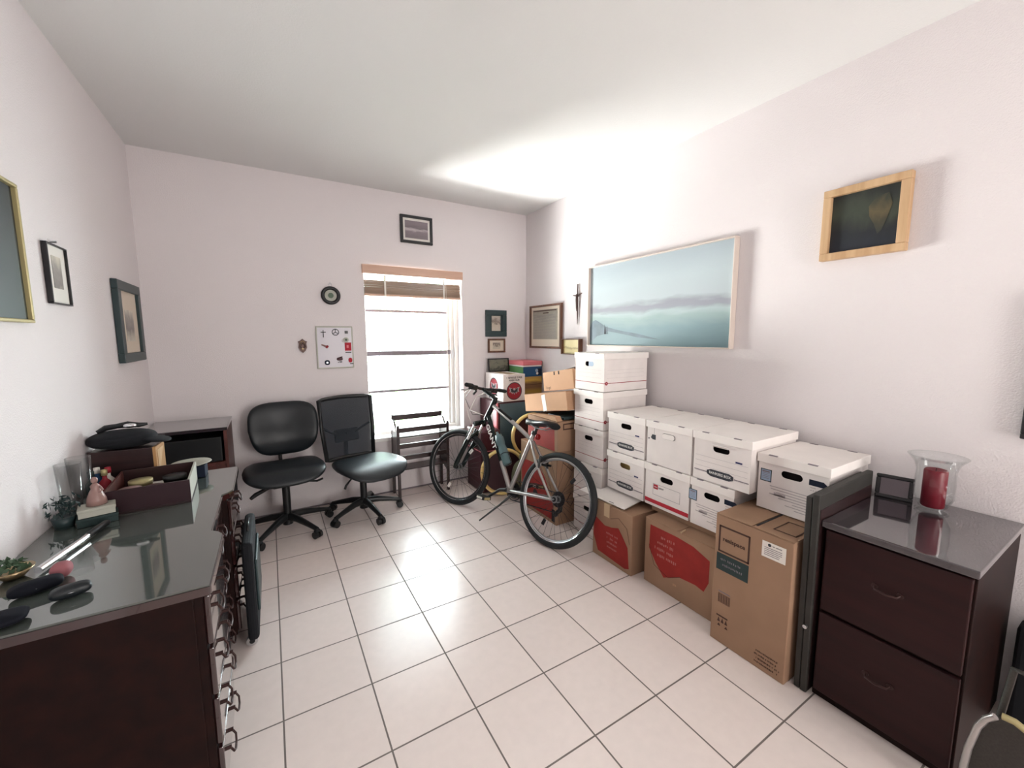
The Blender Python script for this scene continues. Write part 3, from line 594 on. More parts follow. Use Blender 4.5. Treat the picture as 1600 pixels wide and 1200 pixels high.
# file cabinet on the right
t = thing('file_cabinet', 'dark mahogany two-drawer cabinet against the right wall', 'cabinet', (1.87, -2.503, 0))
MB().box(.018, .61, -.202, .202, .0, .725, 'mahog').build('cabinet_body', t, .003)
MB().box(-.012, .614, -.208, .208, .725, .752, 'top').build('cabinet_top', t, .004)
for z0, z1 in ((.035, .372), (.385, .715)):
    d_ = MB().box(0, .018, -.195, .195, z0, z1, 'mahogz').build('drawer', t, .004)
    zz = (z0+z1)/2+.02
    MB().tube([(0, .035, zz), (-.018, .03, zz-.004), (-.022, 0, zz-.008), (-.018, -.03, zz-.004), (0, -.035, zz)], .004, 'pewterdk', 8).cyl((.001, .035, zz), (-.004, .035, zz), .010, 'pewterdk').cyl((.001, -.035, zz), (-.004, -.035, zz), .010, 'pewterdk').build('handle', d_)
# things on cabinet
t = thing('small_photo_frame', 'small black easel photo frame standing on the right-hand cabinet', 'photo frame', (2.36, -2.36, .752), math.radians(12))
T = Matrix.Rotation(math.radians(12), 4, 'Y')
f = MB(); f.box(0, .012, -.062, .062, .088, .104, 'blackframe', T).box(0, .012, -.062, .062, 0, .016, 'blackframe', T).box(0, .012, -.062, -.046, .016, .088, 'blackframe', T).box(0, .012, .046, .062, .016, .088, 'blackframe', T); f.build('frame', t, .004)
MB().box(.004, .008, -.05, .05, .012, .092, 'ink', T).build('photo', t)
MB().box(.012, .05, -.012, .012, 0, .003, 'blackframe').box(.014, .017, -.012, .012, 0, .06, 'blackframe', T).build('easel_back', t)
t = thing('hurricane_vase', 'clear glass hurricane vase with flared rim around the red candle', 'vase', (2.34, -2.487, .752))
pf = [(.0, .0), (.045, 0), (.052, .006), (.040, .014), (.046, .03), (.060, .06), (.061, .12), (.058, .17), (.068, .205), (.090, .232)]
pf2 = pf+[(.088, .232)]+[(r-.003, z+.002) for r, z in pf[::-1] if z > .01]+[(0, .016)]
MB().lathe(pf2, 'glass', 40).build('glass_bowl', t)
t = thing('pillar_candle', 'crimson red pillar candle standing inside the glass vase', 'candle', (2.34, -2.487, .7725))
MB().lathe([(0, 0), (.033, 0), (.036, .004), (.036, .150), (.032, .156), (.02, .150), (0, .148)], 'candle', 32).build('wax_body', t)
MB().tube([(0, 0, .147), (.001, 0, .156), (.003, 0, .160)], .0014, 'dark', 6).build('wick', t)

# folding chair in the lower right corner
t = thing('folding_chair', 'grey folding chair with pale metal tube frame, cut off at the lower right corner', 'chair', (1.80, -2.95, 0))
MB().tube([(0, .212, .0), (0, .212, .15), (0, .208, .216), (0, .195, .302), (0, .182, .338), (0, .166, .36)], .009, 'silver', 10).build('frame_tube', t)
MB().tube([(0, .154, .372), (0, .130, .374), (0, .113, .366), (0, -.10, .33), (0, -.16, .30), (0, -.17, 0)], .0095, 'gilt', 10).build('frame_tube', t)
MB().prism([(.012, .204, .03), (.012, .204, .15), (.012, .200, .216), (.012, .188, .298), (.012, .160, .352), (.012, .113, .358), (.012, -.10, .322), (.012, -.15, .29), (.012, -.15, .03)], (.02, 0, 0), 'greyseat').build('folded_seat', t, .006)
MB().tube([(.05, .19, 0), (.05, .15, .5), (.05, -.10, .5), (.05, -.14, 0)], .009, 'greyseat', 8).build('back_legs', t)

t = MB().box(-.05, .05, -.30, .12, 0, .40, 'fabric').box(-.045, .03, -.25, .08, .40, .44, 'fabric').build('black_bag', bevel=.03, seg=3, loc=(2.405, -2.86, .002)); tag(t, 'black soft bag against the wall behind the folding chair', 'bag')

# ------------------------------------------------------------------ corner pile
# lower and upper moving cartons behind the bike
t, a, b_ = carton('moving_carton', 'brown moving carton with red print standing on the floor behind the rear bicycle wheel', 1.88, 2.30, -.555, -.04, .585, m='kraft')
MB().prism([(-.24, .17, 0), (-.24, -.22, 0), (.20, -.22, 0), (.22, -.10, 0), (.10, .10, 0), (.0, .18, 0)], (0, 0, .0006), 'kraftred', T=FNX(-a, 0, .25)).box(-a-.0012, -a, -.24, -.20, .02, .12, 'dark').prism(circ(.035, 14), (0, 0, .0012), 'dark', T=FNX(-a, .03, .17)).build('red_print', t)
b2 = MB().tube([(-a+.1, -b_-.001, .18), (-a+.14, -b_-.001, .24), (-a+.19, -b_-.001, .2), (-a+.14, -b_-.001, .13), (-a+.1, -b_-.001, .18)], .003, 'kraftdk', 5); b2.tube([(-a+.06, -b_-.001, .5), (-a+.15, -b_-.001, .42), (-a+.2, -b_-.001, .48)], .003, 'kraftdk', 5); b2.build('side_print', t)
t, a, b_ = carton('moving_carton', 'upper brown moving carton with red print behind the bicycle saddle', 1.88, 2.28, -.565, -.15, .24, z=.588, m='kraft', flaps=False)
MB().prism([(-.20, .02, 0), (-.20, -.125, 0), (.17, -.125, 0), (.165, .04, 0), (.07, .10, 0), (.0, .03, 0), (-.1, .06, 0)], (0, 0, .0006), 'kraftred', T=FNX(-a, 0, .13)).build('red_print', t)
MB().prism([(-a, .15, .24), (-a, -.2, .24), (-a, -.17, .275), (-a, .0, .262), (-a, .15, .246)], (.05, 0, 0), 'kraftlt').build('torn_flap', t)
MB().box(-a+.05, -a+.16, -b_-.001, -b_, .17, .22, 'kraftdk').box(-a+.06, -a+.15, -b_-.0015, -b_, .18, .21, 'kraft').build('side_print', t)
tag(MB().box(1.95, 2.27, -.55, -.34, .831, .853, 'slate').build('flat_dark_folder', bevel=.004, rot=None, loc=(0, 0, .0)), 'thin dark folder lying under the taped cardboard carton', 'folder')
# taped carton, slightly tilted
t, a, b_ = carton('taped_carton', 'small light cardboard carton with a white tape strip above the bicycle saddle', 1.94, 2.26, -.61, -.018, .148, z=.868, m='kraftlt', flaps=True, rot=(math.radians(-9.3), 0, 0))
MB().box(-a-.0012, -a, -.03, .02, .0, .132, 'paper', T=Matrix.Rotation(math.radians(-7), 4, 'X')).build('tape_strip', t)
MB().box(-a+.10, -a+.16, -b_-.001, -b_, .03, .05, 'kraftdk').box(-a+.11, -a+.15, -b_-.001, -b_, .07, .10, 'kraftdk').build('side_print', t)
t, a, b_ = carton('open_carton', 'small light cardboard carton with notched top, highest of the corner cartons', 2.0, 2.28, -.608, -.212, .160, z=1.045, m='kraftlt', flaps=False, rot=(math.radians(-9), 0, 0))
MB().box(-a-.001, -a+.003, -.03, -.015, .125, .152, 'dark').box(-a-.001, -a+.003, .03, .045, .125, .152, 'dark').text('Fragil', .03, FNX(-a-.001, .13, .025), 'kraftdk').build('notches_and_writing', t)
MB().box(-.10, .14, -b_+.01, b_-.06, .149, .153, 'dark').prism([(-a+.02, -b_, .15), (-a+.02, -.05, .15), (-a+.02, -.05, .155), (-a+.02, -b_, .168)], (.12, 0, 0), 'kraftdk').build('open_top', t)

# dark teal cupboard behind
t = thing('teal_cupboard', 'dark teal flat-fronted cabinet with a pink side edge under the white bat-logo carton', 'cabinet', (2.16, .60, 0))
MB().box(-.25, .32, -.18, .215, 0, .836, 'maroon').build('cabinet_body', t, .003)
MB().box(-.235, .31, -.186, -.18, .30, .822, mat('dark_teal_panel', rgb(88, 108, 118), .35)).build('front_panel', t)
MB().box(-.268, -.251, -.176, -.11, .25, .832, 'pink').build('side_card', t)
# white carton with bat roundel
t = thing('bat_logo_carton', 'white carton with red bat roundels on top of the teal cabinet', 'carton', (2.09, .60, .838))
MB().box(-.125, .125, -.18, .19, 0, .265, 'box').build('carton_body', t, .003)
def bat(mb, T, s=1, m1='batred', m2='inklt'):
    mb.prism(circ(.088*s, 36), (0, 0, .0006), 'logo', T=T); T2 = T @ Matrix.Translation((0, 0, .0006)); mb.prism(circ(.080*s, 36), (0, 0, .0004), m1, T=T2)
    T3 = T @ Matrix.Translation((0, 0, .0014))
    w = [(0, .02), (.012, .034), (.010, .012), (.03, .03), (.062, .04), (.05, .012), (.056, -.012), (.036, -.008), (.026, -.028), (.012, -.014), (0, -.036)]
    pts = [(x*s, y*s, 0) for x, y in w]+[(-x*s, y*s, 0) for x, y in w[-2:0:-1]]
    mb.poly(pts, m2, T3); mb.poly([(x*.72, y*.72, .0003) for x, y, _ in pts], 'logo', T3)
    mb.prism(circ(.012*s, 12), (0, 0, .0004), m2, T=T3 @ Matrix.Translation((0, .018*s, .0003)))
b2 = MB(); bat(b2, FNY(0, -.1802, .100)); b2.text('1 WHOLE CASE', .026, FNY(0, -.181, .232), 'logo', bold=.0006).text('ANEJO RUM', .022, FNY(0, -.181, .207), 'logo', bold=.0006); b2.build('front_printing', t)
b2 = MB(); bat(b2, FNX(-.1252, .01, .135)); scrib(b2, FNX(-.1256, -.13, .04), .06, .02, 1, 'inklt', 9); b2.build('side_printing', t)
MB().box(-.124, .124, -.004, .0, .2655, .267, 'ink').box(-.05, .05, -.17, .18, .2650, .2662, 'tape').build('top_seam', t)
# leaning engraving
t = thing('leaning_engraving', 'dark framed engraving leaning on the wall on top of the bat-logo carton', 'picture', (2.115, .775, 1.104)); t.rotation_euler = (math.radians(-8), 0, 0)
f = MB(); a, b_ = .125, .14
f.box(-a, a, -.012, 0, 0, .012, 'blackframe').box(-a, a, -.012, 0, b_-.012, b_, 'blackframe').box(-a, -a+.012, -.012, 0, .012, b_-.012, 'blackframe').box(a-.012, a, -.012, 0, .012, b_-.012, 'blackframe'); f.build('frame', t)
MB().box(-a+.01, a-.01, -.006, -.003, .01, b_-.01, P_['noise']).build('print', t)
# game boxes on the right of it
yw = thing('striped_wooden_box', 'yellow brown wood-grain box under the blue box in the corner', 'box', (2.355, .652, .838))
MB().box(-.11, .122, -.152, .155, 0, .222, P_['storm']).build('box_body', yw, .003)
MB().box(-.112, .124, -.154, .157, .14, .144, 'kraftdk').build('lid_joint', yw)
t = thing('blue_box', 'blue cardboard box with green side below the pink-lidded box', 'box', (2.355, .652, 1.062))
MB().box(-.11, .12, -.152, .155, 0, .10, 'bluec').box(-.1105, -.11, -.152, .155, 0, .10, 'green').build('box_body', t, .002)
MB().box(.05, .115, -.1526, -.152, .01, .08, 'navy').prism(circ(.018, 12), (0, 0, .0005), 'labelblue', T=FNY(.055, -.1526, .06)).prism(circ(.014, 12), (0, 0, .0005), 'mountw', T=FNY(.062, -.1526, .03)).build('emblem', t)
t = thing('pink_lidded_box', 'flat pink and white lidded box on top of the corner pile', 'box', (2.353, .650, 1.164))
MB().box(-.108, .118, -.150, .157, 0, .016, 'boxlid').build('box_base', t)
MB().box(-.114, .124, -.156, .163, .014, .056, 'pink').build('lid', t, .004)

# maroon suitcase + yellow hoops
t = thing('maroon_suitcase', 'maroon vinyl suitcase standing behind the front bicycle wheel', 'suitcase', (1.80, .45, 0))
MB().box(-.125, .08, -.13, .20, .004, .60, 'maroon', T=MX((1, 0, 0), (0, 1, 0), (0, 0, 1))).build('suitcase_body', t, .02, 3)
MB().box(-.127, .082, -.132, .202, .40, .408, 'pink').build('closing_seam', t)
MB().tube([(-.128, -.05, .45), (-.15, -.05, .45), (-.15, .08, .45), (-.128, .08, .45)], .008, 'blackplastic', 8).build('handle', t)
def hoop(label, loc, R, rz, tilt):
    t = thing('yellow_rimmed_drum', label, 'drum', loc); t.rotation_euler = (tilt, 0, rz)
    MB().torus(R, .016, 'yellow', 'Y', 64, 10, (0, 0, R+.016), flat=1.4).build('rim', t)
    MB().cyl((0, .006, R+.016), (0, .040, R+.016), R-.006, 'maroon', n=48).build('drum_shell', t)
    MB().cyl((0, .002, R+.016), (0, .006, R+.016), R-.010, mat('dark_drum_skin', rgb(58, 24, 32), .5, noise=.3, nscale=10), n=48).build('drum_skin', t)
    return t
hoop('round maroon drum with yellow rim standing on the floor behind the bicycle cranks', (1.845, .205, 0.0), .205, math.radians(-12), math.radians(-4))
tt = thing('wooden_crate', 'low brown wooden crate behind the bicycle frame holding a yellow-rimmed drum', 'crate', (2.22, .17, 0))
MB().box(-.15, .13, -.17, .12, 0, .30, 'kraft').build('crate_body', tt, .004)
hoop('upper yellow-rimmed drum behind the bicycle top tube, on the crate', (2.175, .215, .302), .205, math.radians(-8), math.radians(-3))
tag(MB().pillow(.20, .12, .36, 'olive', 3, T=Matrix.Translation((0, 0, .18))).pillow(.07, .06, .10, 'olive', 2.4, T=Matrix.Translation((.01, 0, .38))).build('cloth_sack', loc=(1.945, .045, .003)), 'olive green cloth sack on the floor behind the bicycle seat tube', 'sack')
# books
for k, (w_, d_, c_, lb) in enumerate(((.14, .11, 'walnut', 'brown hardback book at the bottom of the small pile on the crate'), (.15, .10, 'slate', 'grey hardback book in the middle of the small pile on the crate'), (.14, .11, 'maroon', 'maroon hardback book in the small pile on the crate'), (.15, .10, 'lightwood', 'pale open-topped wooden tray on the book pile behind the bottle'))):
    t = thing('hardback_book' if k < 3 else 'wooden_tray', lb, 'book' if k < 3 else 'tray', (2.10, .075+.004*k, .303+k*.037), math.radians(-12+7*k), 'book pile behind the bicycle' if k < 3 else None)
    if k < 3:
        MB().box(-w_/2, w_/2, -d_/2, d_/2, 0, .004, c_).box(-w_/2, w_/2, -d_/2, d_/2, .031, .035, c_).box(-w_/2, w_/2, d_/2-.004, d_/2, 0, .035, c_).build('cover', t)
        MB().box(-w_/2+.004, w_/2-.004, -d_/2+.004, d_/2-.004, .004, .031, 'paper').build('pages', t)
    else:
        MB().box(-w_/2, w_/2, -d_/2, d_/2, 0, .006, c_).build('base', t); MB().box(-w_/2, w_/2, -d_/2, -d_/2+.008, .006, .05, c_).box(-w_/2, w_/2, d_/2-.008, d_/2, .006, .05, c_).box(-w_/2, -w_/2+.008, -d_/2+.008, d_/2-.008, .006, .05, c_).box(w_/2-.008, w_/2, -d_/2+.008, d_/2-.008, .006, .05, c_).build('rim', t)

# ------------------------------------------------------------------ slatted rack below window
t = thing('slatted_rack', 'dark wooden slatted rack standing under the window', 'rack', (1.215, .695, 0))
for x in (-.245, .225):
    MB().box(x, x+.025, -.105, -.080, 0, .68, 'darkwood').build('front_post', t, .003)
    MB().box(x, x+.025, .075, .100, 0, .75, 'darkwood').build('back_post', t, .003)
    MB().prism([(x+.004, -.08, .20), (x+.004, .075, .26), (x+.004, .075, .72), (x+.004, .02, .70), (x+.004, -.08, .60)], (.016, 0, 0), 'darkwood').build('side_panel', t, .003)
for y, z, hh in ((.085, .722, .05), (-.09, .635, .042), (-.09, .572, .014), (-.09, .488, .042), (-.09, .378, .042)):
    MB().box(-.222, .226, y-.007, y+.007, z-hh/2, z+hh/2, 'darkwood').build('slat', t, .002)
MB().box(-.222, .226, -.09, .075, .262, .272, 'darkwood').build('bottom_shelf', t)

# ------------------------------------------------------------------ office chairs
def base(t, zt, R=.29, rot=0, black='blackplastic'):
    hub = MB().cyl((0, 0, .055), (0, 0, .125), .035, black).cyl((0, 0, .12), (0, 0, zt), .027, black).build('gas_column', t)
    for k in range(5):
        a = rot+2*PI*k/5; c, s = math.cos(a), math.sin(a)
        MB().tube([(c*.02, s*.02, .115), (c*R*.35, s*R*.35, .112), (c*R*.75, s*R*.75, .088), (c*R, s*R, .070)], [.030, .025, .019, .016], black, 10).build('base_arm', t)
        cs = MB(); d = Vector((-s, c, 0))
        p = Vector((c*R, s*R, .030))
        for sd in (-1, 1): cs.cyl(p+d*sd*.006, p+d*sd*.027, .027, black, n=18)
        cs.tube([p+Vector((0, 0, .045)), p+Vector((0, 0, .028))], [.012, .026], black, 12)
        cs.build('caster', t)
def seatmech(t, z):
    MB().box(-.09, .09, -.10, .10, z-.05, z-.005, 'blackplastic').build('seat_plate', t, .01)
# local: chair faces -Y (front), +Y is back
c1 = thing('task_chair', 'black leatherette task chair with wide rounded backrest, left of the mesh-back chair', 'chair', (.085, .45, 0), math.radians(4))
base(c1, .38, .31, math.radians(13)); seatmech(c1, .42)
def seat_f(p):
    x, y, z = p; k = 1-.10*max(0, y/.25); z2 = z+.018*(x/.25)**2-.035*max(0, (-y-.12)/.13)**2; return (x*k, y, z2)
MB().pillow(.54, .50, .105, 'leather', 3.8, T=Matrix.Translation((0, -.02, .475)), f=seat_f).build('seat', c1)
def back_f(p):
    x, y, z = p; y2 = y-.10*(x/.25)**2*.6+.02
    if y < 0: y2 += .018*math.exp(-((x/.11)**2+((z-.06)/.035)**2)); y2 -= .02*math.exp(-((z+.07)/.07)**2)
    return (x*(1-.12*max(0, -z/.18)), y2, z)
MB().pillow(.49, .10, .42, 'leather', 3.0, T=Matrix.Translation((.035, .225, .755)) @ Matrix.Rotation(math.radians(-9), 4, 'X'), f=back_f, e2=3.6).build('backrest', c1)
MB().tube([(0, .05, .40), (0, .22, .41), (0, .29, .50), (0, .28, .70)], [.03, .03, .028, .02], 'blackplastic', 10, flat=.5).build('back_support', c1)
MB().tube([(.10, -.10, .40), (.20, -.12, .385), (.24, -.13, .40)], .008, 'blackplastic', 8).build('height_lever', c1)
MB().tube([(-.10, -.10, .40), (-.20, -.15, .375), (-.23, -.17, .36)], [.012, .016, .012], 'blackplastic', 8).build('tilt_lever', c1)

c2 = thing('mesh_back_chair', 'black mesh-back office chair with square framed backrest, beside the window', 'chair', (.645, .46, 0), math.radians(14))
base(c2, .36, .29, math.radians(-18)); seatmech(c2, .40)
MB().pillow(.53, .54, .095, 'leather', 3.4, T=Matrix.Translation((.01, -.10, .435)), f=seat_f).build('seat', c2)
TB = Matrix.Translation((-.02, .16, .46)) @ Matrix.Rotation(math.radians(-8), 4, 'X')
def curve(x): return -.05*(x/.22)**2+.05
fb = MB(); N = 12; xs = [-.22+.44*k/N for k in range(N+1)]
loop = [(x, curve(x), .50+.015*(1-(x/.22)**2)) for x in xs]+[(.215, curve(.215), .25), (.20, curve(.20), .0)]+[(x*.9, curve(x*.9), 0) for x in xs[::-1]]+[(-.215, curve(.215), .25)]
fb.tube(loop, .017, 'blackplastic', 8, True, TB, flat=1.0); fb.build('back_frame', c2)
mm = mat('sheer_black_mesh', rgb(30, 38, 47), .7, alpha=.86)
ms_ = MB(); vs = []; fs = []
for i in range(N+1):
    for j in (0, 1): x = xs[i]*(.92 if j == 0 else .98); vs.append((x, curve(x), .5*j))
for i in range(N): fs.append((2*i, 2*i+2, 2*i+3, 2*i+1))
ms_.add(vs, fs, mm, True, TB); ms_.build('mesh_panel', c2)
MB().box(-.10, .11, .055, .075, .13, .24, 'blackplastic', TB).tube([(.08, .06, .20), (.15, .05, .24), (.20, .02, .27)], .010, 'blackplastic', 8, T=TB).tube([(-.08, .06, .20), (-.15, .05, .24), (-.20, .02, .27)], .010, 'blackplastic', 8, T=TB).build('lumbar_support', c2, .01)
MB().tube([(0, .02, .385), (0, .22, .39), (-.02, .27, .46), (-.02, .26, .66)], [.028, .028, .026, .022], 'blackplastic', 10, flat=.6).build('back_support', c2)
MB().tube([(-.08, -.10, .38), (-.17, -.16, .375), (-.215, -.18, .345), (-.225, -.18, .32)], [.006, .006, .008, .009], 'blackplastic', 8).build('height_lever', c2)

# ------------------------------------------------------------------ dresser
DX, DY0, DY1, DZT = -.155, -1.60, -.35, .77
t = thing('dresser', 'long dark mahogany dresser with a glass covered top along the left wall', 'dresser', (-.43, -.975, 0))
def dl(x): return x+.43
MB().box(XL+.43+.004, dl(DX)-.035, -.615, .615, .06, .735, 'mahog').build('dresser_body', t, .003)
MB().box(XL+.43+.01, dl(DX)-.05, -.60, .60, .0, .06, 'mahog').build('plinth', t)
edge = [(dl(-.145), -.628), (dl(-.142), -.275), (dl(-.158), -.245), (dl(-.180), -.225), (dl(-.180), .175), (dl(-.158), .195), (dl(-.142), .225), (dl(-.145), .628)]
pl_ = [(XL+.43+.003, -.628, .737)]+[(x, y, .737) for x, y in edge]+[(XL+.43+.003, .628, .737)]
MB().prism(pl_, (0, 0, .024), 'mahoggloss').build('dresser_top', t, .007)
MB().prism([(x-(.004 if x > 0 else -.001), y*.994, .7612) for x, y, _ in pl_], (0, 0, .006), 'glassdk').build('glass_sheet', t, .001)
for (y0, y1, xf) in ((-.61, -.235, dl(-.158)), (-.215, .165, dl(-.192)), (.205, .61, dl(-.158))):
    MB().box(dl(DX)-.037, xf-.012, y0, y1, .06, .73, 'mahog').build('drawer_bay', t)
    for k in range(4):
        z0 = .075+k*.165; z1 = z0+.152
        d_ = MB().box(xf-.012, xf+.004, y0+.008, y1-.008, z0, z1, 'mahoggloss').build('drawer', t, .004)
        for yy in ((y0*.72+y1*.28), (y0*.28+y1*.72)):
            zz = (z0+z1)/2+.01
            MB().cyl((xf+.003, yy-.035, zz), (xf+.016, yy-.035, zz), .006, 'pewterdk', n=10).cyl((xf+.003, yy+.035, zz), (xf+.016, yy+.035, zz), .006, 'pewterdk', n=10).tube([(xf+.012, yy-.035, zz), (xf+.022, yy-.034, zz-.02), (xf+.024, yy-.015, zz-.032), (xf+.024, yy+.015, zz-.032), (xf+.022, yy+.034, zz-.02), (xf+.012, yy+.035, zz)], .0035, 'pewterdk', 8).build('drawer_pull', d_)
# soft suitcase in front of the dresser
t = thing('rolling_suitcase', 'black soft rolling suitcase standing against the drawers of the dresser', 'suitcase', (-.105, -.62, 0))
MB().box(-.024, .022, -.20, .20, .03, .52, 'fabric').build('suitcase_body', t, .018, 3)
MB().box(.0225, .034, -.17, .15, .16, .42, 'slate').build('front_pocket', t, .007, 3)
for y in (-.17, .17): MB().cyl((-.01, y-.012, .024), (-.01, y+.012, .024), .024, 'steel', n=18).cyl((-.01, y-.014, .024), (-.01, y+.014, .024), .012, 'blackplastic', n=12).build('wheel', t)
MB().tube([(0, -.05, .52), (0, -.05, .545), (0, .05, .545), (0, .05, .52)], .006, 'blackplastic', 8).build('handle', t)

# items on dresser  (top surface z=.768)
ZT = .768
t = thing('wooden_tray_box', 'open dark wooden tray box full of trinkets on the dresser', 'tray', (-.435, -.68, ZT), math.radians(3))
MB().box(-.13, .14, -.16, .16, 0, .008, 'darkwood').build('tray_base', t)
MB().box(-.13, .14, -.16, -.152, .008, .098, 'traymaroon').build('front_side', t, .001)
MB().box(-.13, .14, .152, .16, .008, .098, 'darkwood').build('back_side', t, .001)
MB().box(-.13, -.122, -.152, .152, .008, .098, 'redwood').build('left_side', t, .001)
MB().box(.132, .14, -.152, .152, .008, .098, 'boardrim').build('right_side', t, .001)
for (x, y, r, m_, nm, lb, cat) in ((-.50, -.74, .036, 'figurine', 'round_tin', 'round pinkish tin inside the dresser tray', 'tin'), (-.42, -.75, .034, 'maroon', 'round_tin', 'dark red round tin at the front of the dresser tray', 'tin'), (-.37, -.62, .042, 'blackplastic', 'shoe_polish_tin', 'black round tin at the right of the dresser tray', 'tin'), (-.49, -.62, .04, 'gilt', 'round_tin', 'pale gold round tin at the back of the dresser tray', 'tin')):
    c = MB().lathe([(0, 0), (r, 0), (r, .045), (r+.002, .046), (r+.002, .062), (0, .064)], m_, 24).build(nm, loc=(x, y, ZT+.0085)); tag(c, lb, cat)
tag(MB().box(-.05, .05, -.03, .03, 0, .02, 'lightwood').box(-.045, .045, -.026, .026, .02, .024, 'mountw').build('small_card_box', bevel=.002, loc=(-.43, -.57, ZT+.0085)), 'small pale card box lying at the back of the dresser tray', 'box')
# wooden chest and cap
t = thing('wooden_chest', 'brown wooden box with pale end panel at the far end of the dresser', 'box', (-.565, -.42, ZT), math.radians(-4))
MB().box(-.125, .105, -.065, .055, 0, .185, 'darkwood').build('box_body', t, .003)
MB().box(.105, .118, -.07, .06, 0, .186, 'lightwood').build('end_panel', t, .002)
MB().prism([(.1185, -.055, .17), (.1185, .03, .17), (.1185, -.05, .05)], (.002, 0, 0), 'oak').cyl((.118, .03, .05), (.13, .03, .05), .012, 'mountw', n=12).build('end_label', t)
t = thing('peaked_hat', 'black peaked cap resting on the wooden box on the dresser', 'cap', (-.58, -.42, ZT+.187))
MB().pillow(.25, .16, .085, 'fabric', 2.4, T=Matrix.Translation((0, 0, .04))).build('crown', t)
MB().pillow(.12, .12, .02, 'fabric', 2.4, T=Matrix.Translation((.12, -.02, .03)) @ Matrix.Rotation(.2, 4, 'Y')).build('brim', t)
t = thing('folded_sunglasses', 'black folded glasses lying on top of the black peaked cap', 'glasses', (-.575, -.43, ZT+.268))
MB().tube([(-.09, .0, .0), (-.06, .01, .016), (-.02, .0, .022), (.02, 0, .026), (.06, -.004, .02), (.09, .0, .022)], [.008, .014, .012, .016, .012, .006], 'blackplastic', 8).build('frame', t)
MB().pillow(.05, .02, .022, 'chrome', 3, T=Matrix.Translation((.03, -.014, .022))).build('lens', t)
# bottles / figurines cluster
def bottle(name, label, x, y, prof, m, cap=None, capm='blackplastic', cat='bottle', grp=None):
    t = thing(name, label, cat, (x, y, ZT), 0, grp); MB().lathe(prof, m, 24).build('body', t)
    if cap: MB().lathe(cap, capm, 16).build('cap', t)
    return t
bp1 = [(0, 0), (.018, 0), (.02, .01), (.02, .07), (.008, .085), (.008, .1), (0, .1)]
for x, y, m_, cm, lb in ((-.655, -.52, 'bluec', 'mountw', 'blue bottle with white cap left of the wooden box on the dresser'), (-.615, -.535, 'paper', 'batred', 'white bottle with dark red cap beside the blue bottle on the dresser'), (-.66, -.575, 'teal', 'teal', 'dark green bottle nearest the wall on the dresser'), (-.617, -.575, 'batred', 'gilt', 'small dark red bottle with gold cap on the dresser')):
    bottle('small_bottle', lb, x, y, bp1, m_, [(0, .1), (.011, .1), (.011, .125), (0, .127)], cm, grp='small bottles on the dresser')
vz = [(0, 0), (.03, 0), (.032, .004), (.024, .01), (.03, .05), (.038, .22), (.036, .22), (.028, .05), (.02, .014), (0, .014)]
for x, y, lb in ((-.655, -.70, 'tall clear glass vase against the left wall on the dresser'), (-.655, -.80, 'tall clear glass vase nearer the camera on the dresser')):
    tag(MB().lathe(vz, 'glass', 28).build('glass_vase', loc=(x, y, ZT)), lb, 'vase', 'tall glass vases on the dresser')
t = thing('porcelain_figurine', 'pink porcelain figurine in a long dress on the stacked boxes by the dresser tray', 'figurine', (-.565, -.875, ZT+.067))
MB().lathe([(0, 0), (.03, 0), (.028, .02), (.018, .05), (.012, .062), (.014, .072), (.006, .082), (0, .084)], 'figurine', 24).build('dress', t)
MB().pillow(.02, .02, .024, 'figurine', 2, T=Matrix.Translation((0, 0, .094))).build('head', t)
MB().tube([(.012, 0, .07), (.022, -.006, .055), (.012, -.014, .048)], .004, 'figurine', 6).build('arm', t)
for k, (m_, lb, w_) in enumerate((('teal', 'dark teal flat box, bottom of the two under the porcelain figurine', .055), ('boardrim', 'pale grey flat box, upper of the two under the porcelain figurine', .05))):
    t = thing('flat_trinket_box', lb, 'box', (-.565, -.88, ZT+.001+k*.033), math.radians(14)); MB().box(-w_, w_, -w_*.8, w_*.8, 0, .02, m_).build('box_base', t); MB().box(-w_-.002, w_+.002, -w_*.8-.002, w_*.8+.002, .02, .031, m_).build('lid', t, .002)
# dark clump by wall: hair brush etc
t = thing('dried_plant_pot', 'dark dried plant bunch in a pot against the left wall on the dresser', 'plant', (-.655, -.885, ZT))
MB().lathe([(0, 0), (.026, 0), (.034, .04), (.03, .04), (0, .035)], 'slate', 20).build('pot', t)
lf = MB()
for k in range(120):
    a = random.uniform(0, 2*PI); r = random.uniform(.0, .045); z = random.uniform(.04, .12); T = Matrix.Translation((max(-.04, r*math.cos(a)), r*math.sin(a), z)) @ Euler((random.random()*3, random.random()*3, random.random()*3)).to_matrix().to_4x4()
    lf.poly([(-.012, 0, 0), (0, -.004, 0), (.012, 0, 0), (0, .004, 0)], 'teal', T)
lf.build('foliage', t)
# metal tube with dark case, pink tag
t = thing('metal_baton', 'long shiny metal baton with dark grip lying along the dresser top', 'baton', (-.55, -1.085, ZT+.014), math.radians(78))
MB().tube([(-.20, 0, 0), (.02, 0, 0)], .010, 'chrome', 14).build('shaft', t)
MB().tube([(.02, 0, 0), (.03, 0, 0), (.13, 0, 0), (.14, 0, 0)], [.009, .0118, .0118, .008], 'blackplastic', 14).build('grip', t)
def case(name, label, x, y, rz, sx, sy, sz, m_, cat):
    t = thing(name, label, cat, (x, y, ZT+.001), rz); MB().pillow(sx, sy, sz, m_, 4.5, T=Matrix.Translation((0, 0, sz/2))).build('case_body', t)
    MB().tube([(sx*.47*math.cos(q), sy*.47*math.sin(q), sz*.52) for q in [2*PI*k/24 for k in range(24)]], .0016, 'steel', 5, True).build('zip_seam', t)
    return t
case('glasses_case', 'dark rounded pouch on the dresser touching the small pink pouch', -.555, -1.40, math.radians(20), .105, .05, .036, 'pouch', 'pouch')
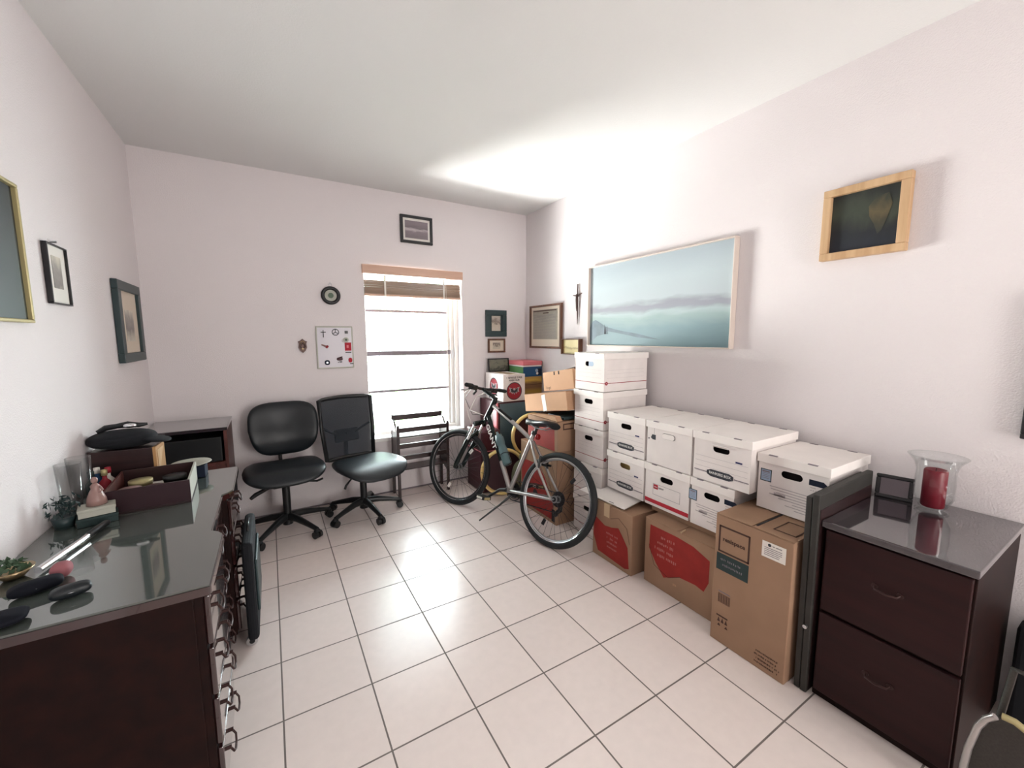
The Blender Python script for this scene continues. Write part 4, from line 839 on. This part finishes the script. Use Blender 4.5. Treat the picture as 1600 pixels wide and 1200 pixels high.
tag(MB().pillow(.045, .05, .045, 'dustpink', 3).build('pink_pouch', loc=(-.525, -1.335, ZT+.024)), 'small pink cloth pouch on the dresser next to the metal baton end', 'pouch')
case('glasses_case', 'black oval hard case lying alone near the front of the dresser top', -.465, -1.475, math.radians(17), .082, .04, .034, 'leather', 'case')
case('dark_wallet', 'dark folded wallet at the left edge of the photo on the dresser', -.585, -1.55, math.radians(10), .13, .07, .03, 'pouch', 'wallet')
t = thing('potpourri_bowl', 'brownish green potpourri bowl by the wall at the left edge of the photo', 'bowl', (-.645, -1.27, ZT))
MB().lathe([(0, 0), (.02, 0), (.045, .03), (.042, .03), (0, .012)], 'brass', 24).build('bowl', t)
lf = MB()
for k in range(60):
    a = random.uniform(0, 2*PI); r = random.uniform(0, .035); T = Matrix.Translation((r*math.cos(a), r*math.sin(a), .025+random.uniform(0, .03))) @ Euler((random.random()*3, random.random()*3, 0)).to_matrix().to_4x4()
    lf.poly([(-.01, 0, 0), (0, -.006, 0), (.01, 0, 0), (0, .006, 0)], 'greenmat', T)
o_ = lf.build('potpourri', t)

# cabinet between dresser and back wall
t = thing('low_side_cabinet', 'dark low cabinet with open black front between dresser and back wall', 'cabinet', (-.46, .59, 0))
MB().box(-.235, -.215, -.22, .22, 0, .84, 'redwood').box(.195, .215, -.22, .22, 0, .84, 'redwood').build('side_panels', t, .003)
MB().box(-.24, .22, -.228, .225, .84, .862, 'top').build('cabinet_top', t, .003)
MB().box(-.215, .195, .19, .21, .02, .84, 'blackframe').build('back_panel', t)
MB().box(-.215, .195, -.215, .19, .60, .62, 'redwood').build('shelf', t)
MB().box(-.215, .195, -.22, -.20, .02, .60, 'redwood').build('door', t, .003)
t = MB().box(-.20, .18, -.20, .15, 0, .17, 'blackplastic').build('black_device', bevel=.006, loc=(-.46, .59, .622)); tag(t, 'black box-shaped device inside the open top of the low cabinet', 'device')
tag(MB().lathe([(0, 0), (.05, 0), (.085, .012), (.083, .014), (.05, .004), (0, .004)], 'boardrim', 32).build('shallow_dish', loc=(-.335, -.43, ZT+.06)), 'pale shallow dish on the blue box at the far end of the dresser', 'dish')
tag(MB().box(-.06, .06, -.05, .05, 0, .058, 'navy').build('blue_small_box', bevel=.003, loc=(-.335, -.43, ZT+.001)), 'dark blue small box under the pale dish on the dresser', 'box')

# ------------------------------------------------------------------ bicycle
BO = Vector((1.6319, -.7829, 0)); hd_, ln = 1.8434, -.296
be = Vector((math.cos(hd_), math.sin(hd_), 0)); bs = Vector((-math.sin(hd_), math.cos(hd_), 0)); bu = Vector((0, 0, math.cos(ln)))+bs*math.sin(ln); bn = bu.cross(be)
bk = thing('bicycle', 'silver and black mountain bicycle with kickstand leaning on the cartons', 'bicycle')
bk.matrix_world = MX(be, bn, bu, BO+Vector((0, 0, .004)))
RW, WB = .331, 1.0807
HTA = math.radians(70)
def wheel(name, c, steer=None, cassette=False):
    w = bpy.data.objects.new(name, None); COL.objects.link(w); w.parent = bk; w.empty_display_size = .05
    if steer is None: w.matrix_local = Matrix.Translation(c)
    else: w.matrix_local = steer @ Matrix.Translation(c)
    r = .0225
    MB().torus(RW-r, r, 'rubber', 'Y', 80, 12, flat=1.0).build('tyre', w)
    rim = MB().lathe([(RW-.040, -.011), (RW-.052, -.009), (RW-.060, 0), (RW-.052, .009), (RW-.040, .011), (RW-.043, 0), (RW-.040, -.011)], 'steel' if cassette else 'blackframe', 80, axis='Y')
    rim.lathe([(RW-.0385, -.0125), (RW-.045, -.0130), (RW-.045, -.012)], 'chrome', 80, axis='Y').lathe([(RW-.0385, .0125), (RW-.045, .0130), (RW-.045, .012)], 'chrome', 80, axis='Y'); rim.build('wheel_rim', w)
    sp = MB()
    for k in range(32):
        a = 2*PI*k/32; sd = .022 if k % 2 else -.022; b_ = a+(.55 if (k//2) % 2 else -.55)
        sp.tube([(.02*math.cos(b_), sd, .02*math.sin(b_)), ((RW-.056)*math.cos(a), 0, (RW-.056)*math.sin(a))], .0011, 'blackframe', 4, cap=False)
    sp.build('spokes', w)
    MB().cyl((0, -.03, 0), (0, .03, 0), .016, 'blackplastic').cyl((0, -.025, 0), (0, -.02, 0), .026, 'steel').cyl((0, .02, 0), (0, .025, 0), .026, 'steel').cyl((0, -.055, 0), (0, .06, 0), .006, 'steel').build('hub', w)
    if cassette:
        cs = MB()
        for k in range(7): cs.cyl((0, -.027-k*.004, 0), (0, -.029-k*.004, 0), .056-k*.006, 'steel' if k % 2 else 'blackframe', n=28)
        cs.build('cassette', w)
    for a in (1.2, 4.1):
        MB().box(-.022, .022, -.004, .004, -.012, .012, 'blackframe' if cassette else 'mountw', T=Matrix.Rotation(a, 4, 'Y') @ Matrix.Translation((RW-.14, 0, 0))).build('spoke_reflector', w)
    return w
# steering frame: rotate about head axis
ha = Vector((-math.cos(HTA), 0, math.sin(HTA))); fa = Vector((WB, 0, RW))
hp = Vector((WB-.045, 0, RW))
ST = Matrix.Translation(hp) @ Matrix.Rotation(math.radians(14), 4, ha) @ Matrix.Translation(-hp)
def HX(s, off=0): return hp+ha*s+Vector((off*math.sin(HTA), 0, off*math.cos(HTA)))
wheel('rear_wheel', Vector((0, 0, RW)), cassette=True)
wheel('front_wheel', fa, ST)
BB = Vector((.44, 0, .285)); SCp = Vector((.325, 0, .715)); HT = HX(.655); HBt = HX(.50)
fm = MB()
fm.tube([BB, SCp+Vector((-.012, 0, .045))], .0165, 'silver', 14)
fm.tube([SCp-Vector((.0, 0, .012)), SCp.lerp(HT-ha*.03, .42)], .017, 'silver', 14).tube([SCp.lerp(HT-ha*.03, .42), HT-ha*.03], .0175, 'silver', 14)
fm.tube([BB, BB.lerp(HBt+ha*.03, .38)], .020, 'silver', 14)
fm.tube([BB-Vector((0, .036, 0)), BB+Vector((0, .036, 0))], .022, 'silver', 16)
for s in (-1, 1):
    fm.tube([BB+Vector((-.01, s*.02, -.005)), Vector((.2, s*.055, .31)), Vector((0, s*.066, RW))], [.012, .011, .009], 'silver', 10)
    fm.tube([SCp+Vector((-.01, s*.015, -.02)), Vector((.21, s*.05, .56)), Vector((.13, s*.056, .47)), Vector((0, s*.066, RW))], [.010, .011, .010, .008], 'silver', 10)
fm.build('frame', bk)
f2 = MB().tube([BB.lerp(HBt+ha*.03, .36), HBt+ha*.03], .0205, 'bikeblack', 14).tube([HBt-ha*.01, HT+ha*.02], .023, 'bikeblack', 16).tube([SCp.lerp(HT-ha*.03, .48)+Vector((0, 0, .003)), SCp.lerp(HT-ha*.03, .82)+Vector((0, 0, .003))], .0172, 'bikeblack', 14); f2.build('painted_frame_section', bk)
# letters on the down tube, left side
dt = (HBt-BB).normalized(); nrm = Vector((0, 1, 0)); upv = nrm.cross(dt)
lt_ = MB(); T = MX(-dt, nrm.cross(-dt), nrm, BB.lerp(HBt, .72)+Vector((0, .0215, 0)))
lt_.text('GIANT', .052, T @ Matrix.Scale(1.5, 4, (1, 0, 0)), 'whiteletter', bold=.0012)
tt_ = (HT-ha*.03-SCp).normalized(); T = MX(-tt_, nrm.cross(-tt_), nrm, SCp.lerp(HT-ha*.03, .80)+Vector((0, .0185, 0)))
lt_.box(-.085, .085, -.003, .003, 0, .0005, 'whiteletter', T); lt_.build('lettering', bk)
# fork, steered
def stobj(mb, name, parent=bk):
    o = mb.build(name, parent); o.matrix_local = ST; return o
fk = MB()
for s in (-1, 1):
    fk.tube([fa+Vector((0, s*.058, -.005)), fa+Vector((0, s*.058, 0))+ha*.03, fa+Vector((-.004, s*.062, 0))+ha*.28], [.013, .019, .022], 'bikeblack', 12)
fk.tube([fa+Vector((0, -.062, 0))+ha*.27, fa+Vector((-.02, 0, 0))+ha*.36, fa+Vector((0, .062, 0))+ha*.27], .014, 'bikeblack', 10)
stobj(fk, 'fork_lowers')
sk = MB()
for s in (-1, 1): sk.tube([fa+Vector((-.002, s*.062, 0))+ha*.27, fa+Vector((-.002, s*.062, 0))+ha*.42], .013, 'chrome', 12)
stobj(sk, 'fork_stanchions')
cr = MB().tube([fa+Vector((0, -.075, 0))+ha*.43, fa+Vector((-.03, 0, 0))+ha*.46, fa+Vector((0, .075, 0))+ha*.43], .022, 'bikeblack', 12).tube([HX(.45), HX(.70)], .015, 'bikeblack', 12); stobj(cr, 'fork_crown')
b_ = MB()
for s in (-1, 1): b_.tube([fa+Vector((.03, s*.045, 0))+ha*.27, fa+Vector((.036, s*.04, 0))+ha*.38], .009, 'blackplastic', 8).box(-.02, .02, -.006, .006, -.008, .008, 'blackplastic', T=Matrix.Translation(fa+Vector((.02, s*.026, 0))+ha*.30))
b_.tube([fa+Vector((.036, -.04, 0))+ha*.38, fa+Vector((.040, .05, 0))+ha*.385], .003, 'steel', 6); stobj(b_, 'front_brake')
# stem and bar
SB = HX(.70, .165)
stm = MB().tube([HX(.64), HX(.675), HX(.69, .03), SB], [.018, .019, .018, .016], 'bikeblack', 12); stobj(stm, 'stem')
bar = MB().tube([SB+Vector((-.045, .30, .012)), SB+Vector((-.03, .20, .012)), SB+Vector((0, .05, 0)), SB+Vector((0, -.05, 0)), SB+Vector((-.03, -.20, .012)), SB+Vector((-.045, -.30, .012))], .0125, 'blackplastic', 10); stobj(bar, 'handlebar')
for s in (-1, 1):
    g_ = MB().tube([SB+Vector((-.032, s*.21, .012)), SB+Vector((-.046, s*.31, .012))], .0175, 'rubber', 12); stobj(g_, 'grip')
    l_ = MB().box(-.02, .03, -.03, .03, -.02, .02, 'blackplastic', T=Matrix.Translation(SB+Vector((-.015, s*.16, 0)))).tube([SB+Vector((.01, s*.15, -.01)), SB+Vector((.045, s*.19, -.03)), SB+Vector((.02, s*.28, -.035))], .006, 'steel' if s > 0 else 'blackplastic', 8)
    l_.tube([SB+Vector((-.01, s*.13, -.01)), SB+Vector((-.01, s*.11, -.03)), SB+Vector((.0, s*.13, -.06))], .010, 'blackplastic', 8); stobj(l_, 'brake_lever')
# cables
cb = MB()
cb.tube([SB+Vector((.03, .14, -.01)), SB+Vector((.12, .10, -.06)), SB+Vector((.12, .03, -.18)), fa+Vector((.05, .04, 0))+ha*.42], .0028, 'mountw', 6)
cb.tube([SB+Vector((.03, -.14, -.01)), SB+Vector((.11, -.08, -.08)), SB+Vector((.08, .03, -.2)), HBt+Vector((.02, .025, .02))], .0028, 'mountw', 6)
cb.tube([SB+Vector((.03, .12, -.01)), SB+Vector((.14, .05, -.10)), SB+Vector((.08, -.02, -.24)), HBt+Vector((0, -.025, .04))], .0028, 'blackplastic', 6); stobj(cb, 'cables')
# seat
MB().tube([SCp, SCp+Vector((-.04, 0, .11))], .0135, 'blackplastic', 12).tube([SCp+Vector((-.008, 0, .03)), SCp+Vector((-.014, 0, .055))], .022, 'blackplastic', 12).build('seat_post', bk)
sp_ = SCp+Vector((-.06, 0, .125))
prof = [(-.135, .074, .0), (-.115, .086, .012), (-.06, .078, .010), (0, .050, .004), (.05, .030, .0), (.10, .020, .0), (.135, .016, .002), (.148, .008, .0)]
vs = []; fs = []; K = 12
for x, w_, z in prof:
    for k in range(K):
        a = 2*PI*k/K; vs.append(sp_+Vector((x, w_*math.cos(a), z+(.018 if math.sin(a) > 0 else .030)*math.sin(a))))
for i in range(len(prof)-1):
    for k in range(K): fs.append((i*K+k, i*K+(k+1) % K, (i+1)*K+(k+1) % K, (i+1)*K+k))
sd_ = MB().add(vs, fs, 'leather', True).add(vs[:K], [list(range(K))[::-1]], 'leather'); sd_.build('saddle', bk)
MB().tube([sp_+Vector((-.10, .03, -.02)), sp_+Vector((-.04, .022, -.045)), sp_+Vector((.04, .018, -.04)), sp_+Vector((.12, .006, -.012))], .004, 'steel', 6).tube([sp_+Vector((-.10, -.03, -.02)), sp_+Vector((-.04, -.022, -.045)), sp_+Vector((.04, -.018, -.04)), sp_+Vector((.12, -.006, -.012))], .004, 'steel', 6).build('saddle_rails', bk)
MB().pillow(.03, .05, .045, 'redlens', 3, T=Matrix.Translation(SCp+Vector((-.055, 0, .02)))).box(-.02, .03, -.012, .012, -.008, .008, 'blackplastic', T=Matrix.Translation(SCp+Vector((-.03, 0, .03)))).build('tail_light', bk)
# cranks
cq = MB().tube([BB+Vector((0, .045, 0)), BB+Vector((.05, .062, -.012)), BB+Vector((.155, .070, -.095))], [.016, .012, .010], 'blackframe', 10); cq.build('crank_arm', bk)
cq = MB().tube([BB+Vector((0, -.055, 0)), BB+Vector((-.155, -.072, .075))], [.016, .010], 'blackframe', 10); cq.build('crank_arm', bk)
for p in (BB+Vector((.160, .115, -.10)), BB+Vector((-.155, -.118, .075))):
    MB().box(-.045, .045, -.042, .042, -.012, .012, 'blackplastic', T=Matrix.Translation(p)).box(-.047, -.043, -.03, .03, -.009, .009, 'gilt', T=Matrix.Translation(p)).box(.043, .047, -.03, .03, -.009, .009, 'gilt', T=Matrix.Translation(p)).box(-.03, .03, .0415, .043, -.008, .008, 'mountw', T=Matrix.Translation(p)).build('pedal', bk)
cr_ = MB()
for R_, y in ((.078, -.050), (.060, -.043), (.045, -.036)): cr_.torus(R_, .004, 'blackframe', 'Y', 48, 6, (BB.x, y, BB.z)); 
cr_.cyl(BB+Vector((0, -.052, 0)), BB+Vector((0, -.046, 0)), .055, 'blackframe', n=24); cr_.build('chainrings', bk)
ch = MB(); up_ = [(BB.x, -.045, BB.z+.078), (0, -.045, RW+.038)]; lo = [(0.02, -.045, RW-.10), (BB.x, -.045, BB.z-.078)]
ch.tube(up_, .004, 'blackframe', 6).tube(lo, .004, 'blackframe', 6); ch.build('chain', bk)
MB().tube([Vector((-.01, -.055, RW-.02)), Vector((-.01, -.06, RW-.075)), Vector((.03, -.05, RW-.12))], [.012, .018, .014], 'blackplastic', 8).cyl((.02, -.062, RW-.11), (.02, -.048, RW-.11), .02, 'blackframe').build('rear_derailleur', bk)
MB().tube([BB+Vector((-.06, .05, -.03)), BB+Vector((-.02, .11, -.11)), BB+Vector((.05, .22, -.245))], [.011, .008, .006], 'blackframe', 10).build('kickstand', bk)
# rear brake
rb = MB()
for s in (-1, 1): rb.tube([Vector((.165, s*.055, .50)), Vector((.175, s*.045, .60))], .009, 'blackplastic', 8).box(-.02, .02, -.006, .006, -.008, .008, 'blackplastic', T=Matrix.Translation((.14, s*.03, .545)))
rb.tube([Vector((.175, -.045, .60)), Vector((.18, .055, .605))], .003, 'steel', 6).tube([Vector((.18, .05, .605)), Vector((.25, .06, .70)), Vector((.30, .03, .70))], .0028, 'blackplastic', 6).build('rear_brake', bk)
# bottle in cage
bb0, bb1 = BB.lerp(HBt, .26)+Vector((-.035, 0, .052)), BB.lerp(HBt, .68)+Vector((-.035, 0, .052))
d_ = bb1-bb0; q_ = d_.to_track_quat('Z', 'Y').to_matrix().to_4x4(); T = Matrix.Translation(bb0) @ q_
wb = thing('water_bottle', 'smoky teal water bottle in the cage on the bicycle frame', 'bottle'); wb.matrix_world = bk.matrix_world @ T
L_ = d_.length
MB().lathe([(0, 0), (.034, 0), (.036, .01), (.036, L_*.5), (.031, L_*.56), (.031, L_*.62), (.036, L_*.68), (.036, L_*.86), (.026, L_*.93), (.02, L_*.94)], 'bottle', 28).build('bottle_body', wb)
MB().lathe([(.030, L_*.90), (.030, L_*.95), (.015, L_*.98), (.009, L_), (.011, L_+.018), (0, L_+.02)], 'bottle', 20).build('cap', wb)
cg = MB()
cg.tube([T @ Vector((.039*math.cos(a), .039*math.sin(a), .09)) for a in [2*PI*k/20 for k in range(20)]], .003, 'blackframe', 6, True)
cg.tube([T @ Vector((.0, .039, .09)), T @ Vector((0, .039, -.004)), T @ Vector((0, -.039, -.004)), T @ Vector((0, -.039, .09))], .003, 'blackframe', 6)
cg.tube([T @ Vector((-.039, 0, .09)), T @ Vector((-.039, 0, -.004)), T @ Vector((.0, 0, -.004))], .003, 'blackframe', 6); cg.build('bottle_cage', bk)
